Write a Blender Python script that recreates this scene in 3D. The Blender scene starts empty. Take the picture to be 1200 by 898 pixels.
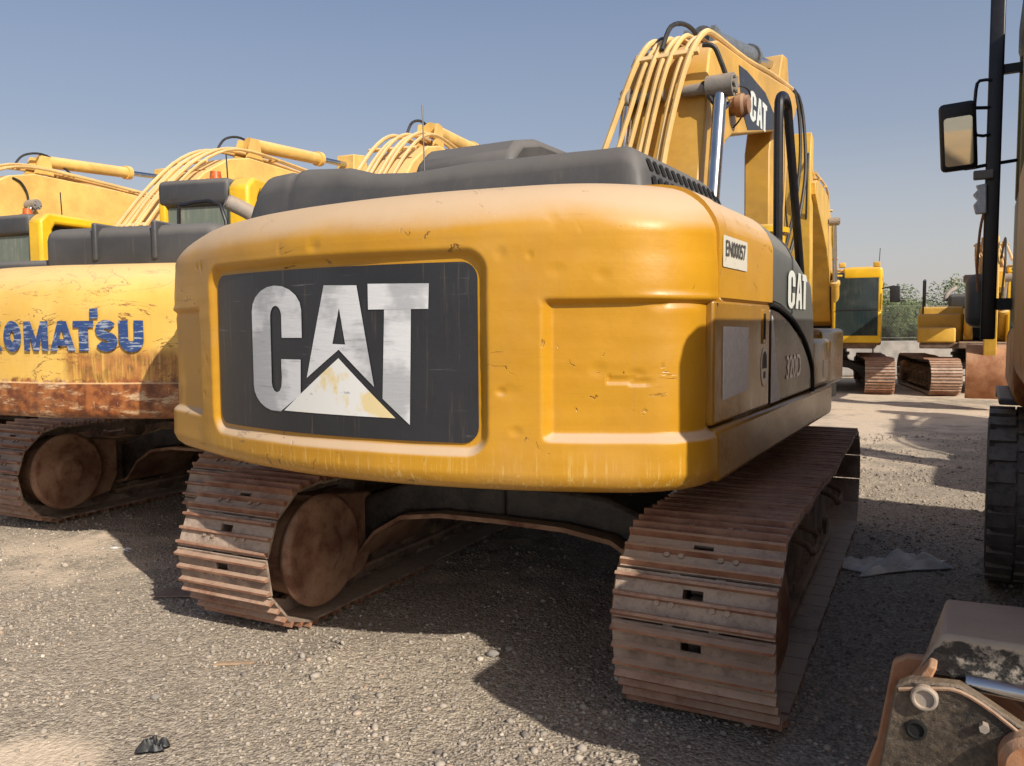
import bpy, bmesh, math, random
import numpy as np
from mathutils import Matrix, Vector, noise
random.seed(7); np.random.seed(7)
R = math.radians; PI = math.pi
sc = bpy.context.scene; COL = sc.collection

# ---------------------------------------------------------------- materials
def lin(h):
    return tuple(((c/255)/12.92 if c/255 <= .04045 else ((c/255+.055)/1.055)**2.4) for c in h)
class NT:
    def __init__(s, name):
        s.m = bpy.data.materials.new(name); s.m.use_nodes = True
        s.t = s.m.node_tree; s.b = s.t.nodes['Principled BSDF']; s.out = s.t.nodes['Material Output']
        tc = s.n('ShaderNodeTexCoord'); oi = s.n('ShaderNodeObjectInfo')
        mul = s.n('ShaderNodeVectorMath'); mul.operation = 'SCALE'; s.l(oi.outputs['Location'], mul.inputs[0]); mul.inputs['Scale'].default_value = 3.7
        add = s.n('ShaderNodeVectorMath'); add.operation = 'ADD'; s.l(tc.outputs['Object'], add.inputs[0]); s.l(mul.outputs[0], add.inputs[1])
        s.co = add.outputs[0]; s.obj = tc.outputs['Object']; s.geo = s.n('ShaderNodeNewGeometry')
    def n(s, k): return s.t.nodes.new(k)
    def l(s, a, b): s.t.links.new(a, b)
    def sc3(s, v, src=None):
        m = s.n('ShaderNodeVectorMath'); m.operation = 'MULTIPLY'; s.l(src or s.co, m.inputs[0]); m.inputs[1].default_value = v; return m.outputs[0]
    def noise(s, scale, detail=4, rough=.6, vec=None, dist=0):
        t = s.n('ShaderNodeTexNoise'); t.inputs['Scale'].default_value = scale; t.inputs['Detail'].default_value = detail
        t.inputs['Roughness'].default_value = rough; t.inputs['Distortion'].default_value = dist; s.l(vec or s.co, t.inputs['Vector']); return t.outputs['Fac']
    def ramp(s, f, a, b, lo=0., hi=1.):
        m = s.n('ShaderNodeMapRange'); m.interpolation_type = 'SMOOTHSTEP'; m.clamp = True
        s.l(f, m.inputs[0]); m.inputs[1].default_value = a; m.inputs[2].default_value = b; m.inputs[3].default_value = lo; m.inputs[4].default_value = hi; return m.outputs[0]
    def math(s, op, a, b=0., clamp=False):
        m = s.n('ShaderNodeMath'); m.operation = op; m.use_clamp = clamp
        for i, v in ((0, a), (1, b)):
            if isinstance(v, (int, float)): m.inputs[i].default_value = v
            else: s.l(v, m.inputs[i])
        return m.outputs[0]
    def mix(s, f, a, b):
        m = s.n('ShaderNodeMix'); m.data_type = 'RGBA'
        if isinstance(f, (int, float)): m.inputs[0].default_value = f
        else: s.l(f, m.inputs[0])
        for i, v in ((6, a), (7, b)):
            if isinstance(v, tuple): m.inputs[i].default_value = (*v[:3], 1)
            else: s.l(v, m.inputs[i])
        return m.outputs[2]
    def sep(s, v):
        x = s.n('ShaderNodeSeparateXYZ'); s.l(v, x.inputs[0]); return x.outputs
    def bump(s, h, dist=.01, strength=1.):
        b = s.n('ShaderNodeBump'); b.inputs['Distance'].default_value = dist; b.inputs['Strength'].default_value = strength
        s.l(h, b.inputs['Height']); s.l(b.outputs[0], s.b.inputs['Normal'])
    def col(s, c):
        if isinstance(c, tuple): s.b.inputs['Base Color'].default_value = (*c, 1)
        else: s.l(c, s.b.inputs['Base Color'])
    def rough(s, r):
        if isinstance(r, (int, float)): s.b.inputs['Roughness'].default_value = r
        else: s.l(r, s.b.inputs['Roughness'])
DUST = (.56, .40, .25)
def paint(name, c, dust=.7, streak=.25, rust=.0, rough=.35, metal=0., rustz=None, spec=.5, bmp=.004, scrape=None, dark=None, dstart=.35, dcol=DUST, scratchcol=None, ramp_=.22, marks=0.):
    t = NT(name)
    v = t.noise(2.2, 5, .65)
    dk = dark or tuple(x*.72 for x in c)
    col = t.mix(t.ramp(v, .3, .7), dk, c)
    hs = t.noise(1., 5, .7, t.sc3((3., 3., 55.)))          # horizontal scuffs
    vs = t.noise(1., 5, .7, t.sc3((45., 45., 2.2)))        # vertical runs
    col = t.mix(t.ramp(vs, .56, .75, 0, streak), col, tuple(min(1, x*.35+.28*y) for x, y in zip(c, DUST)))
    col = t.mix(t.ramp(hs, .63, .72, 0, streak*1.2), col, scratchcol or tuple(x*.45 for x in c))
    if scrape is not None:                                  # pale vertical scrapes near the bottom edge
        z = t.sep(t.obj)[2]
        zm = t.ramp(z, scrape[0], scrape[1], 1, 0)
        sn = t.noise(1., 4, .75, t.sc3((70., 70., 5.)))
        col = t.mix(t.math('MULTIPLY', zm, t.math('MULTIPLY', t.ramp(sn, .52, .66, 0, .55), t.ramp(t.noise(2.7, 3, .6), .38, .58, .15, 1))), col, (.75, .56, .22))
    if rust:
        rn = t.noise(5., 8, .7); rn2 = t.noise(1., 6, .7, t.sc3((30., 30., 3.)))
        f = t.math('ADD', t.math('MULTIPLY', rn, .78), t.math('MULTIPLY', rn2, .22))
        if rustz is not None:
            z = t.sep(t.obj)[2]; f = t.math('ADD', f, t.ramp(z, rustz[0], rustz[1], ramp_, 0))
        rf = t.ramp(f, .65-rust*.1, .76-rust*.1)
        rc = t.mix(t.ramp(t.noise(14, 5), .35, .65), (.13, .035, .012), (.38, .13, .035))
        col = t.mix(rf, col, rc)
        if rust > .5:
            c1 = t.math('ABSOLUTE', t.math('SUBTRACT', t.noise(1., 6, .6, t.sc3((1.6, 1.6, 6.)), 1.2), .5)); brk = t.ramp(t.noise(3.3, 4, .6), .40, .52)
            col = t.mix(t.math('MULTIPLY', t.ramp(c1, .003, .011, .9, 0), brk), col, (.16, .07, .03))
            sc2 = t.noise(1., 5, .8, t.sc3((9., 9., 90.))); col = t.mix(t.math('MULTIPLY', t.ramp(sc2, .60, .68, 0, .7), t.ramp(t.noise(2.1, 3, .5), .5, .62)), col, (.12, .05, .025))
            xx, yy_, zz_ = t.sep(t.obj)
            rr = t.math('MULTIPLY', t.math('MULTIPLY', t.ramp(t.math('ADD', t.math('ADD', t.math('MULTIPLY', xx, .966), t.math('MULTIPLY', yy_, -.26)), t.math('MULTIPLY', rn, .2)), 1.30, 1.42), t.ramp(zz_, 1.36, 1.44, 1, 0)), t.ramp(rn2, .3, .55, .25, .85)); col = t.mix(rr, col, rc)
            pl_ = t.noise(1., 6, .75, t.sc3((3.5, 3.5, 13.))); col = t.mix(t.math('MULTIPLY', rf, t.ramp(pl_, .50, .60, 0, .75)), col, (.66, .47, .28))
            sc3_ = t.noise(1., 4, .8, t.sc3((40., 40., 8.))); col = t.mix(t.math('MULTIPLY', rf, t.ramp(sc3_, .64, .70, 0, .6)), col, (.62, .50, .38))
    mk_ = None
    if marks:
        m1 = t.math('ABSOLUTE', t.math('SUBTRACT', t.noise(1., 5, .55, t.sc3((2.1, 2.1, 9.)), .8), .5)); b1 = t.ramp(t.noise(4.3, 3, .6), .60, .66)
        m2 = t.math('ABSOLUTE', t.math('SUBTRACT', t.noise(1., 4, .5, t.sc3((11., 11., 4.)), .5), .5)); b2 = t.ramp(t.noise(6.1, 3, .6, t.sc3((1., 1., 1.3))), .62, .67)
        k1 = t.math('MULTIPLY', t.ramp(m1, .003, .010, 1, 0), b1); k2 = t.math('MULTIPLY', t.ramp(m2, .004, .014, 1, 0), b2)
        mk_ = t.math('MAXIMUM', k1, k2, True); col = t.mix(t.math('MULTIPLY', mk_, marks), col, (.16, .08, .02))
        hl = t.noise(1., 3, .8, t.sc3((1.5, 1.5, 140.))); col = t.mix(t.ramp(hl, .52, .68, 0, .07), col, tuple(min(1, x*1.25+.02) for x in c))
    nz = t.sep(t.geo.outputs['Normal'])[2]
    dn = t.noise(3.1, 6, .7)
    df = t.math('MULTIPLY', t.ramp(t.math('ADD', nz, t.math('MULTIPLY', dn, .35)), dstart, dstart+.55), dust, True)
    haze = t.ramp(t.noise(1.3, 4, .6), .4, .75, 0, dust*.25)
    df = t.math('MAXIMUM', df, haze)
    col = t.mix(df, col, dcol)
    t.col(col)
    t.rough(t.math('ADD', t.math('MULTIPLY', df, .5), t.math('ADD', rough, t.math('MULTIPLY', t.math('SUBTRACT', v, .5), .25)), True))
    t.b.inputs['Metallic'].default_value = metal
    t.b.inputs['Specular IOR Level'].default_value = spec
    bh = t.math('ADD', t.math('MULTIPLY', t.noise(4, 4, .5), 1.), t.math('MULTIPLY', hs, .08))
    bh = t.math('ADD', bh, t.math('MULTIPLY', t.noise(60, 3, .6), .12))
    if mk_: bh = t.math('ADD', t.math('SUBTRACT', bh, t.math('MULTIPLY', mk_, .7)), t.math('MULTIPLY', hl, .02))
    t.bump(bh, bmp)
    return t.m
def simple(name, c, rough=.5, metal=0., bmp=0., scale=20, var=.3, coat=0):
    t = NT(name); v = t.noise(scale, 5, .6)
    t.col(t.mix(t.ramp(v, .3, .7), tuple(x*(1-var) for x in c), tuple(min(1, x*(1+var*.5)) for x in c)))
    t.rough(rough); t.b.inputs['Metallic'].default_value = metal
    if bmp: t.bump(v, bmp)
    return t.m
def rusty(name, a, b, dustf=.5, rough=.8, scale=6, bmp=.006, dcol=(.42, .30, .20), metal=0.):
    t = NT(name)
    n1 = t.noise(scale, 8, .7); n2 = t.noise(scale*4, 6, .7); n3 = t.noise(1.1, 4, .6)
    col = t.mix(t.ramp(n1, .35, .65), a, b)
    col = t.mix(t.ramp(n2, .5, .75, 0, .6), col, tuple(x*.5 for x in a))
    nz = t.sep(t.geo.outputs['Normal'])[2]
    f = t.math('ADD', t.math('MULTIPLY', nz, .25), t.math('ADD', t.math('MULTIPLY', n3, .7), t.math('MULTIPLY', n2, .3)))
    col = t.mix(t.ramp(f, .5, .8, 0, dustf), col, dcol)
    t.col(col); t.rough(rough); t.b.inputs['Metallic'].default_value = metal
    t.bump(t.math('ADD', n1, t.math('MULTIPLY', n2, .6)), bmp)
    return t.m
M = {}
M['yellow'] = paint('deep_yellow_paint', (.54, .27, .013), marks=.75, dust=1.0, streak=.2, rough=.36, scrape=(.95, 1.12), dark=(.47, .225, .012), dstart=.30, dcol=(.53, .375, .235))
M['boom_yellow'] = paint('boom_yellow_paint', (.66, .37, .06), dust=.6, streak=.25, rust=.15, rough=.45)
M['pale_yellow'] = paint('faded_yellow_paint', (.80, .52, .13), dust=.6, streak=.5, rust=.62, rustz=(1.17, 1.27), ramp_=.30, rough=.5, dark=(.72, .43, .08), scratchcol=(.12, .04, .02), dcol=(.72, .50, .26))
M['pale_boom'] = paint('faded_boom_paint', (.80, .50, .13), dust=.55, streak=.3, rust=.12, rough=.5, dcol=(.72, .50, .26))
M['hose_yellow'] = paint('dusty_pipe_paint', (.72, .46, .16), dust=.6, streak=.3, rust=.2, rough=.5, dcol=(.70, .52, .32))
M['cab_yellow'] = paint('bright_cab_paint', (.85, .50, .015), dust=.3, streak=.1, rough=.3)
M['far_yellow'] = paint('far_yellow_paint', (.68, .40, .05), dust=.5, streak=.3, rust=.2, rough=.45)
M['hood'] = paint('dark_grey_hood', (.055, .056, .06), dust=.32, streak=.35, rough=.5, dcol=(.30, .27, .24), dstart=.2)
M['band'] = paint('grey_side_band', (.10, .105, .10), dust=.5, streak=.25, rough=.35, dcol=(.30, .28, .25), dstart=.1)
M['door_dark'] = paint('brown_black_door', (.055, .032, .022), dust=.12, streak=.12, rough=.28, dcol=(.3, .24, .18))
M['side_yellow'] = paint('shaded_side_yellow', (.36, .18, .018), dust=.12, streak=.14, rough=.24, dark=(.27, .13, .014))  # same paint as the counterweight, with its shade darkened into the colour
M['decal_black'] = paint('worn_black_decal', (.026, .027, .032), dust=.2, streak=.5, rough=.38, dcol=(.25, .24, .24), scratchcol=(.16, .16, .17), bmp=.003)
def decal_white():
    t = NT('worn_silver_lettering')
    a = t.noise(3., 4, .6); b = t.noise(1., 5, .7, t.sc3((5., 5., 40.)))
    c = t.mix(t.ramp(t.math('ADD', t.math('MULTIPLY', a, .8), t.math('MULTIPLY', b, .2)), .44, .56), (.62, .63, .65), (.40, .41, .43))
    c = t.mix(t.ramp(b, .6, .7, 0, .6), c, (.25, .25, .27))
    t.col(c); t.rough(.45); t.bump(b, .002); return t.m
M['decal_white'] = decal_white()
def tri_white():
    t = NT('worn_white_triangle')
    a = t.noise(6., 6, .65); b = t.noise(1., 6, .7, t.sc3((14., 14., 30.)))
    c = t.mix(t.ramp(a, .50, .60, 0, .75), (.72, .72, .70), (.72, .55, .20))
    c = t.mix(t.ramp(b, .6, .68, 0, .8), c, (.25, .27, .33))
    t.col(c); t.rough(.5); return t.m
M['tri_white'] = tri_white()
def scratched(name, c, bg, lo=.52, hi=.58):
    t = NT(name)
    b = t.noise(1., 6, .75, t.sc3((7., 7., 60.))); a = t.noise(20, 5)
    c2 = t.mix(t.ramp(b, lo, hi), c, bg); t.col(t.mix(t.ramp(a, .62, .7, 0, .8), c2, bg)); t.rough(.3); return t.m
M['blue_letters'] = scratched('scratched_blue_lettering', (.025, .06, .19), (.34, .38, .45), .52, .60)
M['sticker'] = scratched('peeled_white_sticker', (.66, .62, .52), (.40, .34, .24), .62, .7)
M['ink'] = simple('sticker_ink', (.08, .075, .07), .6)
M['white_txt'] = scratched('white_side_lettering', (.70, .72, .66), (.3, .3, .28), .62, .7)
M['foam'] = rusty('grey_silencing_pad', (.70, .70, .71), (.85, .85, .85), .1, .35, 40, .006, (.3, .28, .27))
M['shoe'] = rusty('dusty_track_steel', (.19, .135, .105), (.42, .32, .25), .85, .65, 7, .010, (.55, .43, .32))
M['rib'] = rusty('rusty_grouser_edge', (.22, .088, .048), (.38, .20, .12), .6, .5, 9, .004, (.55, .42, .31))
M['plate_grease'] = rusty('greasy_linkage_steel', (.008, .007, .007), (.024, .019, .016), .55, .24, 14, .006, (.34, .25, .17))
def beam_mat():
    t = NT('dusty_black_beam'); nz = t.sep(t.geo.outputs['Normal'])[2]; n = t.noise(26, 8, .75); n2 = t.noise(9, 5, .7); z = t.sep(t.obj)[2]
    f = t.math('ADD', t.math('MULTIPLY', n, .65), t.math('MULTIPLY', n2, .35))
    f = t.math('ADD', f, t.math('ADD', t.math('MULTIPLY', t.ramp(nz, .2, .6), .5), t.ramp(z, .745, .775, 0, .4)))
    t.col(t.mix(t.ramp(f, .50, .60), (.014, .012, .011), t.mix(n2, (.30, .25, .20), (.42, .36, .29)))); t.rough(t.ramp(f, .48, .6, .25, .85)); t.bump(f, .008); return t.m
M['beam'] = beam_mat()
M['mud'] = rusty('muddy_undercarriage', (.09, .058, .042), (.25, .17, .12), .8, .9, 5, .015)
M['grease'] = rusty('greasy_black_steel', (.012, .011, .010), (.05, .042, .036), .35, .4, 10, .006, (.35, .27, .2))
M['drive'] = rusty('rusty_motor_cover', (.13, .050, .026), (.36, .22, .14), .6, .75, 4, .006)
M['rust'] = rusty('orange_rust_steel', (.26, .10, .04), (.45, .22, .11), .5, .75, 4, .006)
M['grey_steel'] = rusty('dusty_grey_steel', (.20, .18, .16), (.33, .29, .25), .6, .7, 4, .003)
M['black'] = simple('black_plastic', (.018, .018, .02), .5, var=.3)
M['void'] = simple('dark_opening', (.004, .004, .004), .9)
M['black_rail'] = simple('black_rail_paint', (.014, .013, .016), .35)
M['seal'] = simple('black_rubber_seal', (.02, .018, .017), .6)
M['chrome'] = simple('chrome_rod', (.55, .56, .58), .22, 1., var=.15, scale=8)
M['cyl_grey'] = simple('grey_cylinder_paint', (.14, .15, .16), .4, var=.3)
M['rubber'] = rusty('dusty_tyre_rubber', (.10, .09, .082), (.20, .18, .16), .8, .85, 8, .004, (.40, .35, .29))
M['hose'] = simple('black_hydraulic_hose', (.03, .028, .026), .55, var=.4)
M['orange'] = simple('orange_beacon_plastic', (.55, .12, .02), .35)
M['barrier'] = rusty('weathered_concrete', (.20, .185, .17), (.33, .30, .27), .4, .9, 3, .01, (.36, .3, .24))
M['wire'] = simple('galvanised_wire', (.28, .27, .24), .6)
M['bark'] = simple('tree_bark', (.10, .07, .045), .9, bmp=.02)
M['cloth'] = simple('dirty_cloth', (.78, .73, .64), .9, var=.25, scale=6, bmp=.01)
M['card'] = simple('brown_cardboard', (.26, .19, .15), .9, var=.2)
M['wood'] = simple('dry_wood', (.36, .25, .16), .9, var=.3)
M['glass_green'] = None
def glass(name, c, rough=.06, dust=.25):
    t = NT(name); n = t.noise(4, 5, .6); n2 = t.noise(1., 5, .7, t.sc3((25., 25., 2.)))
    f = t.ramp(t.math('ADD', t.math('MULTIPLY', n, .5), t.math('MULTIPLY', n2, .5)), .45, .7, 0, dust)
    t.col(t.mix(f, c, (.40, .36, .28))); t.rough(t.math('ADD', f, rough)); t.b.inputs['Specular IOR Level'].default_value = .7
    return t.m
M['glass'] = glass('dusty_dark_glass', (.022, .036, .038), dust=.10)
M['glass_green'] = glass('dusty_green_glass', (.13, .155, .12), dust=.4)
M['mirror'] = NT('mirror_glass').m
_b = M['mirror'].node_tree.nodes['Principled BSDF']; _b.inputs['Metallic'].default_value = 1; _b.inputs['Roughness'].default_value = .04; _b.inputs['Base Color'].default_value = (.75, .8, .75, 1)
def leafmat():
    t = NT('dusty_leaves'); r = t.geo.outputs['Random Per Island']
    t.col(t.mix(r, (.045, .075, .018), (.13, .16, .055))); t.rough(.7)
    t.b.inputs['Subsurface Weight'].default_value = .0; return t.m
M['leaf'] = leafmat()
def pebmat():
    t = NT('mixed_gravel'); r = t.geo.outputs['Random Per Island']
    cr = t.n('ShaderNodeValToRGB'); t.l(r, cr.inputs[0]); e = cr.color_ramp.elements
    e[0].position = 0; e[0].color = (.14, .12, .10, 1); e[1].position = 1; e[1].color = (.62, .55, .46, 1)
    for p, c in ((.25, (.27, .235, .195, 1)), (.55, (.36, .31, .26, 1)), (.82, (.43, .37, .30, 1)), (.93, (.36, .26, .19, 1))):
        x = e.new(p); x.color = c
    t.col(cr.outputs[0]); t.rough(.9); return t.m
M['pebble'] = pebmat()
def ground_mat():
    t = NT('gravel_and_sand')
    x, y, z = t.sep(t.obj)
    big = t.noise(.35, 5, .6, t.obj); mid = t.noise(2.2, 6, .65, t.obj); fine = t.noise(40, 6, .75, t.obj); vf = t.noise(170, 4, .7, t.obj)
    vo = t.n('ShaderNodeTexVoronoi'); vo.inputs['Scale'].default_value = 75; t.l(t.obj, vo.inputs['Vector'])
    vo2 = t.n('ShaderNodeTexVoronoi'); vo2.inputs['Scale'].default_value = 33; t.l(t.obj, vo2.inputs['Vector'])
    cellc = t.n('ShaderNodeSeparateColor'); t.l(vo.outputs['Color'], cellc.inputs[0])
    grav = t.mix(cellc.outputs[0], (.16, .13, .10), (.61, .52, .41))
    grav = t.mix(t.ramp(fine, .35, .7), grav, t.mix(t.ramp(vf, .35, .65), (.23, .19, .145), (.49, .41, .31)))
    sand = t.mix(t.ramp(fine, .3, .7), (.52, .415, .305), (.70, .57, .43))
    yy = t.math('ADD', y, t.math('MULTIPLY', x, -.12))
    f = t.math('ADD', t.ramp(yy, 5.5, 12., 0., .62), t.math('MULTIPLY', t.math('SUBTRACT', t.math('ADD', t.math('MULTIPLY', big, .6), t.math('MULTIPLY', mid, .5)), .55), 3.0))
    # bare sandy patch left of the camera and sandy strip by the left machines
    def spot(cx, cy, r0, r1, amp):
        a = t.math('POWER', t.math('SUBTRACT', x, cx), 2.); b = t.math('POWER', t.math('SUBTRACT', y, cy), 2.)
        d = t.math('SQRT', t.math('ADD', a, b)); d = t.math('ADD', d, t.math('MULTIPLY', mid, .5)); return t.ramp(d, r0, r1, amp, 0)
    f = t.math('ADD', f, spot(-1.75, 2.7, .35, .75, .9))
    f = t.math('ADD', f, spot(-3.2, 5.2, .5, 2.2, .55))
    f = t.math('ADD', f, spot(0.1, 5.2, .6, 2., .35))
    fs = t.ramp(f, .25, .75)
    col = t.mix(fs, grav, sand)
    oil = t.ramp(t.math('ADD', t.noise(1.1, 4, .6, t.obj), t.math('MULTIPLY', fine, .25)), .72, .9, 0, .3)
    col = t.mix(oil, col, (.09, .07, .055))
    t.col(col); t.rough(.95); t.b.inputs['Specular IOR Level'].default_value = .2
    h = t.math('ADD', t.math('MULTIPLY', vo.outputs['Distance'], -.6), t.math('ADD', t.math('MULTIPLY', fine, .5), t.math('MULTIPLY', vo2.outputs['Distance'], -.5)))
    h = t.math('MULTIPLY', h, t.ramp(fs, 0, 1, 1, .45)); h = t.math('ADD', h, t.math('MULTIPLY', mid, 1.2))
    t.bump(h, .012); return t.m
M['ground'] = ground_mat()

# ---------------------------------------------------------------- mesh builder
class MB:
    def __init__(s): s.v = []; s.f = []; s.m = []
    def add(s, v, f, mi=0):
        o = len(s.v); s.v += [tuple(p) for p in v]; s.f += [tuple(i+o for i in q) for q in f]; s.m += [mi]*len(f); return s
    def box(s, x0, x1, y0, y1, z0, z1, T=None, mi=0):
        v = [Vector((x, y, z)) for x in (x0, x1) for y in (y0, y1) for z in (z0, z1)]
        if T: v = [T @ p for p in v]
        return s.add(v, [(0, 1, 3, 2), (4, 6, 7, 5), (0, 4, 5, 1), (2, 3, 7, 6), (0, 2, 6, 4), (1, 5, 7, 3)], mi)
    def prism(s, poly, a, b, axis='x', T=None, mi=0):
        n = len(poly)
        ar = sum(poly[i][0]*poly[(i+1) % n][1]-poly[(i+1) % n][0]*poly[i][1] for i in range(n))
        if ar < 0: poly = poly[::-1]
        mk = {'x': lambda p, h: Vector((h, p[0], p[1])), 'y': lambda p, h: Vector((p[0], h, p[1])), 'z': lambda p, h: Vector((p[0], p[1], h))}[axis]
        v = [mk(p, a) for p in poly]+[mk(p, b) for p in poly]
        if T: v = [T @ p for p in v]
        f = [tuple(range(n))[::-1], tuple(range(n, 2*n))]+[(i, (i+1) % n, n+(i+1) % n, n+i) for i in range(n)]
        return s.add(v, f, mi)
    def cyl(s, p0, p1, r0, r1=None, n=16, cap=True, mi=0):
        r1 = r0 if r1 is None else r1; p0, p1 = Vector(p0), Vector(p1); d = (p1-p0).normalized()
        u = d.orthogonal().normalized(); w = d.cross(u)
        v = [p+(u*math.cos(2*PI*i/n)+w*math.sin(2*PI*i/n))*r for p, r in ((p0, r0), (p1, r1)) for i in range(n)]
        f = [(i, (i+1) % n, n+(i+1) % n, n+i) for i in range(n)]
        if cap: f += [tuple(range(n))[::-1], tuple(range(n, 2*n))]
        return s.add(v, f, mi)
    def lathe(s, p0, axis, prof, n=32, mi=0):
        p0 = Vector(p0); d = Vector(axis).normalized(); u = d.orthogonal().normalized(); w = d.cross(u); v = []; f = []
        for h, r in prof: v += [p0+d*h+(u*math.cos(2*PI*i/n)+w*math.sin(2*PI*i/n))*r for i in range(n)]
        for k in range(len(prof)-1): f += [(k*n+i, k*n+(i+1) % n, (k+1)*n+(i+1) % n, (k+1)*n+i) for i in range(n)]
        f += [tuple(range(n))[::-1], tuple(range((len(prof)-1)*n, len(prof)*n))]
        return s.add(v, f, mi)
    def tube(s, pts, r, n=8, smooth=4, mi=0):
        P = [Vector(p) for p in pts]
        if smooth > 1 and len(P) > 2:
            Q = []
            for i in range(len(P)-1):
                a, b, c, d = P[max(i-1, 0)], P[i], P[i+1], P[min(i+2, len(P)-1)]
                for k in range(smooth):
                    t = k/smooth; Q.append(.5*((2*b)+(c-a)*t+(2*a-5*b+4*c-d)*t*t+(3*b-a-3*c+d)*t**3))
            P = Q+[P[-1]]
        v = []; u = None
        for i, p in enumerate(P):
            d = (P[min(i+1, len(P)-1)]-P[max(i-1, 0)]).normalized()
            if u is None: u = d.orthogonal().normalized()
            u = (u-d*u.dot(d)).normalized(); w = d.cross(u)
            v += [p+(u*math.cos(2*PI*k/n)+w*math.sin(2*PI*k/n))*r for k in range(n)]
        f = [(i*n+k, i*n+(k+1) % n, (i+1)*n+(k+1) % n, (i+1)*n+k) for i in range(len(P)-1) for k in range(n)]
        f += [tuple(range(n))[::-1], tuple(range((len(P)-1)*n, len(P)*n))]
        return s.add(v, f, mi)
    def rbox(s, x0, x1, y0, y1, z0, z1, r=.03, T=None, mi=0):
        bm = bmesh.new(); bmesh.ops.create_cube(bm, size=1)
        for q in bm.verts: q.co = ((x0+x1)/2+q.co.x*(x1-x0), (y0+y1)/2+q.co.y*(y1-y0), (z0+z1)/2+q.co.z*(z1-z0))
        r = min(r, .49*min(x1-x0, y1-y0, z1-z0))
        bmesh.ops.bevel(bm, geom=bm.edges[:], offset=r, segments=3, profile=.5, affect='EDGES')
        v = [T @ q.co if T else q.co.copy() for q in bm.verts]; bm.verts.index_update()
        f = [tuple(q.index for q in p.verts) for p in bm.faces]; bm.free()
        return s.add(v, f, mi)
def mk(name, mb, mats, parent=None, T=None, bevel=0, ang=35, sub=0):
    me = bpy.data.meshes.new(name)
    v = mb.v
    if T is not None: v = [tuple(T @ Vector(p)) for p in v]
    me.from_pydata(v, [], mb.f); me.update()
    for m in (mats if isinstance(mats, list) else [mats]): me.materials.append(m)
    if any(mb.m): me.polygons.foreach_set('material_index', mb.m)
    me.polygons.foreach_set('use_smooth', [True]*len(me.polygons)); me.set_sharp_from_angle(angle=R(ang))
    o = bpy.data.objects.new(name, me); COL.objects.link(o)
    if parent: o.parent = parent
    if bevel:
        b = o.modifiers.new('bevel', 'BEVEL'); b.width = bevel; b.segments = 2; b.limit_method = 'ANGLE'; b.angle_limit = R(35)
    return o
def tag(o, label=None, cat=None, group=None, kind=None):
    for k, v in (('label', label), ('category', cat), ('group', group), ('kind', kind)):
        if v: o[k] = v
    return o
def empty(name, loc, rz, label, cat, group=None):
    o = bpy.data.objects.new(name, None); COL.objects.link(o); o.location = loc; o.rotation_euler = (0, 0, rz); o.empty_display_size = .3
    return tag(o, label, cat, group)
def RZ(a): return Matrix.Rotation(a, 4, 'Z')
def text_mesh(s, size, bold=0., sx=1.):
    cu = bpy.data.curves.new('t', 'FONT'); cu.body = s; cu.size = size; cu.offset = bold*size; cu.resolution_u = 4; cu.fill_mode = 'FRONT'
    o = bpy.data.objects.new('t', cu); COL.objects.link(o)
    dg = bpy.context.evaluated_depsgraph_get(); me = bpy.data.meshes.new_from_object(o.evaluated_get(dg))
    v = [(p.co.x*sx, p.co.y) for p in me.vertices]; f = [tuple(p.vertices) for p in me.polygons]
    bpy.data.objects.remove(o); bpy.data.meshes.remove(me)
    x0 = min(p[0] for p in v); y0 = min(p[1] for p in v); x1 = max(p[0] for p in v); y1 = max(p[1] for p in v)
    return v, f, (x0, y0, x1, y1)
def fit_text(s, x0, x1, y0, y1, bold=0.):
    v, f, b = text_mesh(s, 1., bold)
    return [(x0+(p[0]-b[0])/(b[2]-b[0])*(x1-x0), y0+(p[1]-b[1])/(b[3]-b[1])*(y1-y0)) for p in v], f
def flat_decal(polys, fn, step=.03, mi=None):
    """2D faces (x,z) cut into narrow strips and laid on a surface by fn(x,z)->xyz"""
    out = MB()
    for k, (v, fs) in enumerate(polys):
        bm = bmesh.new(); vs = [bm.verts.new((p[0], 0, p[1])) for p in v]
        for f in fs:
            try: bm.faces.new([vs[i] for i in f])
            except ValueError: pass
        bmesh.ops.triangulate(bm, faces=bm.faces[:])
        xs = [p[0] for p in v]; x = math.floor(min(xs)/step)*step
        while x < max(xs):
            bmesh.ops.bisect_plane(bm, geom=bm.verts[:]+bm.edges[:]+bm.faces[:], plane_co=(x, 0, 0), plane_no=(1, 0, 0)); x += step
        zs = [p[1] for p in v]; z = math.floor(min(zs)/.06)*.06
        while z < max(zs):
            bmesh.ops.bisect_plane(bm, geom=bm.verts[:]+bm.edges[:]+bm.faces[:], plane_co=(0, 0, z), plane_no=(0, 0, 1)); z += .06
        bm.verts.index_update()
        out.add([fn(q.co.x, q.co.z) for q in bm.verts], [tuple(q.index for q in p.verts) for p in bm.faces], (mi[k] if mi else 0)); bm.free()
    return out

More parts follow.
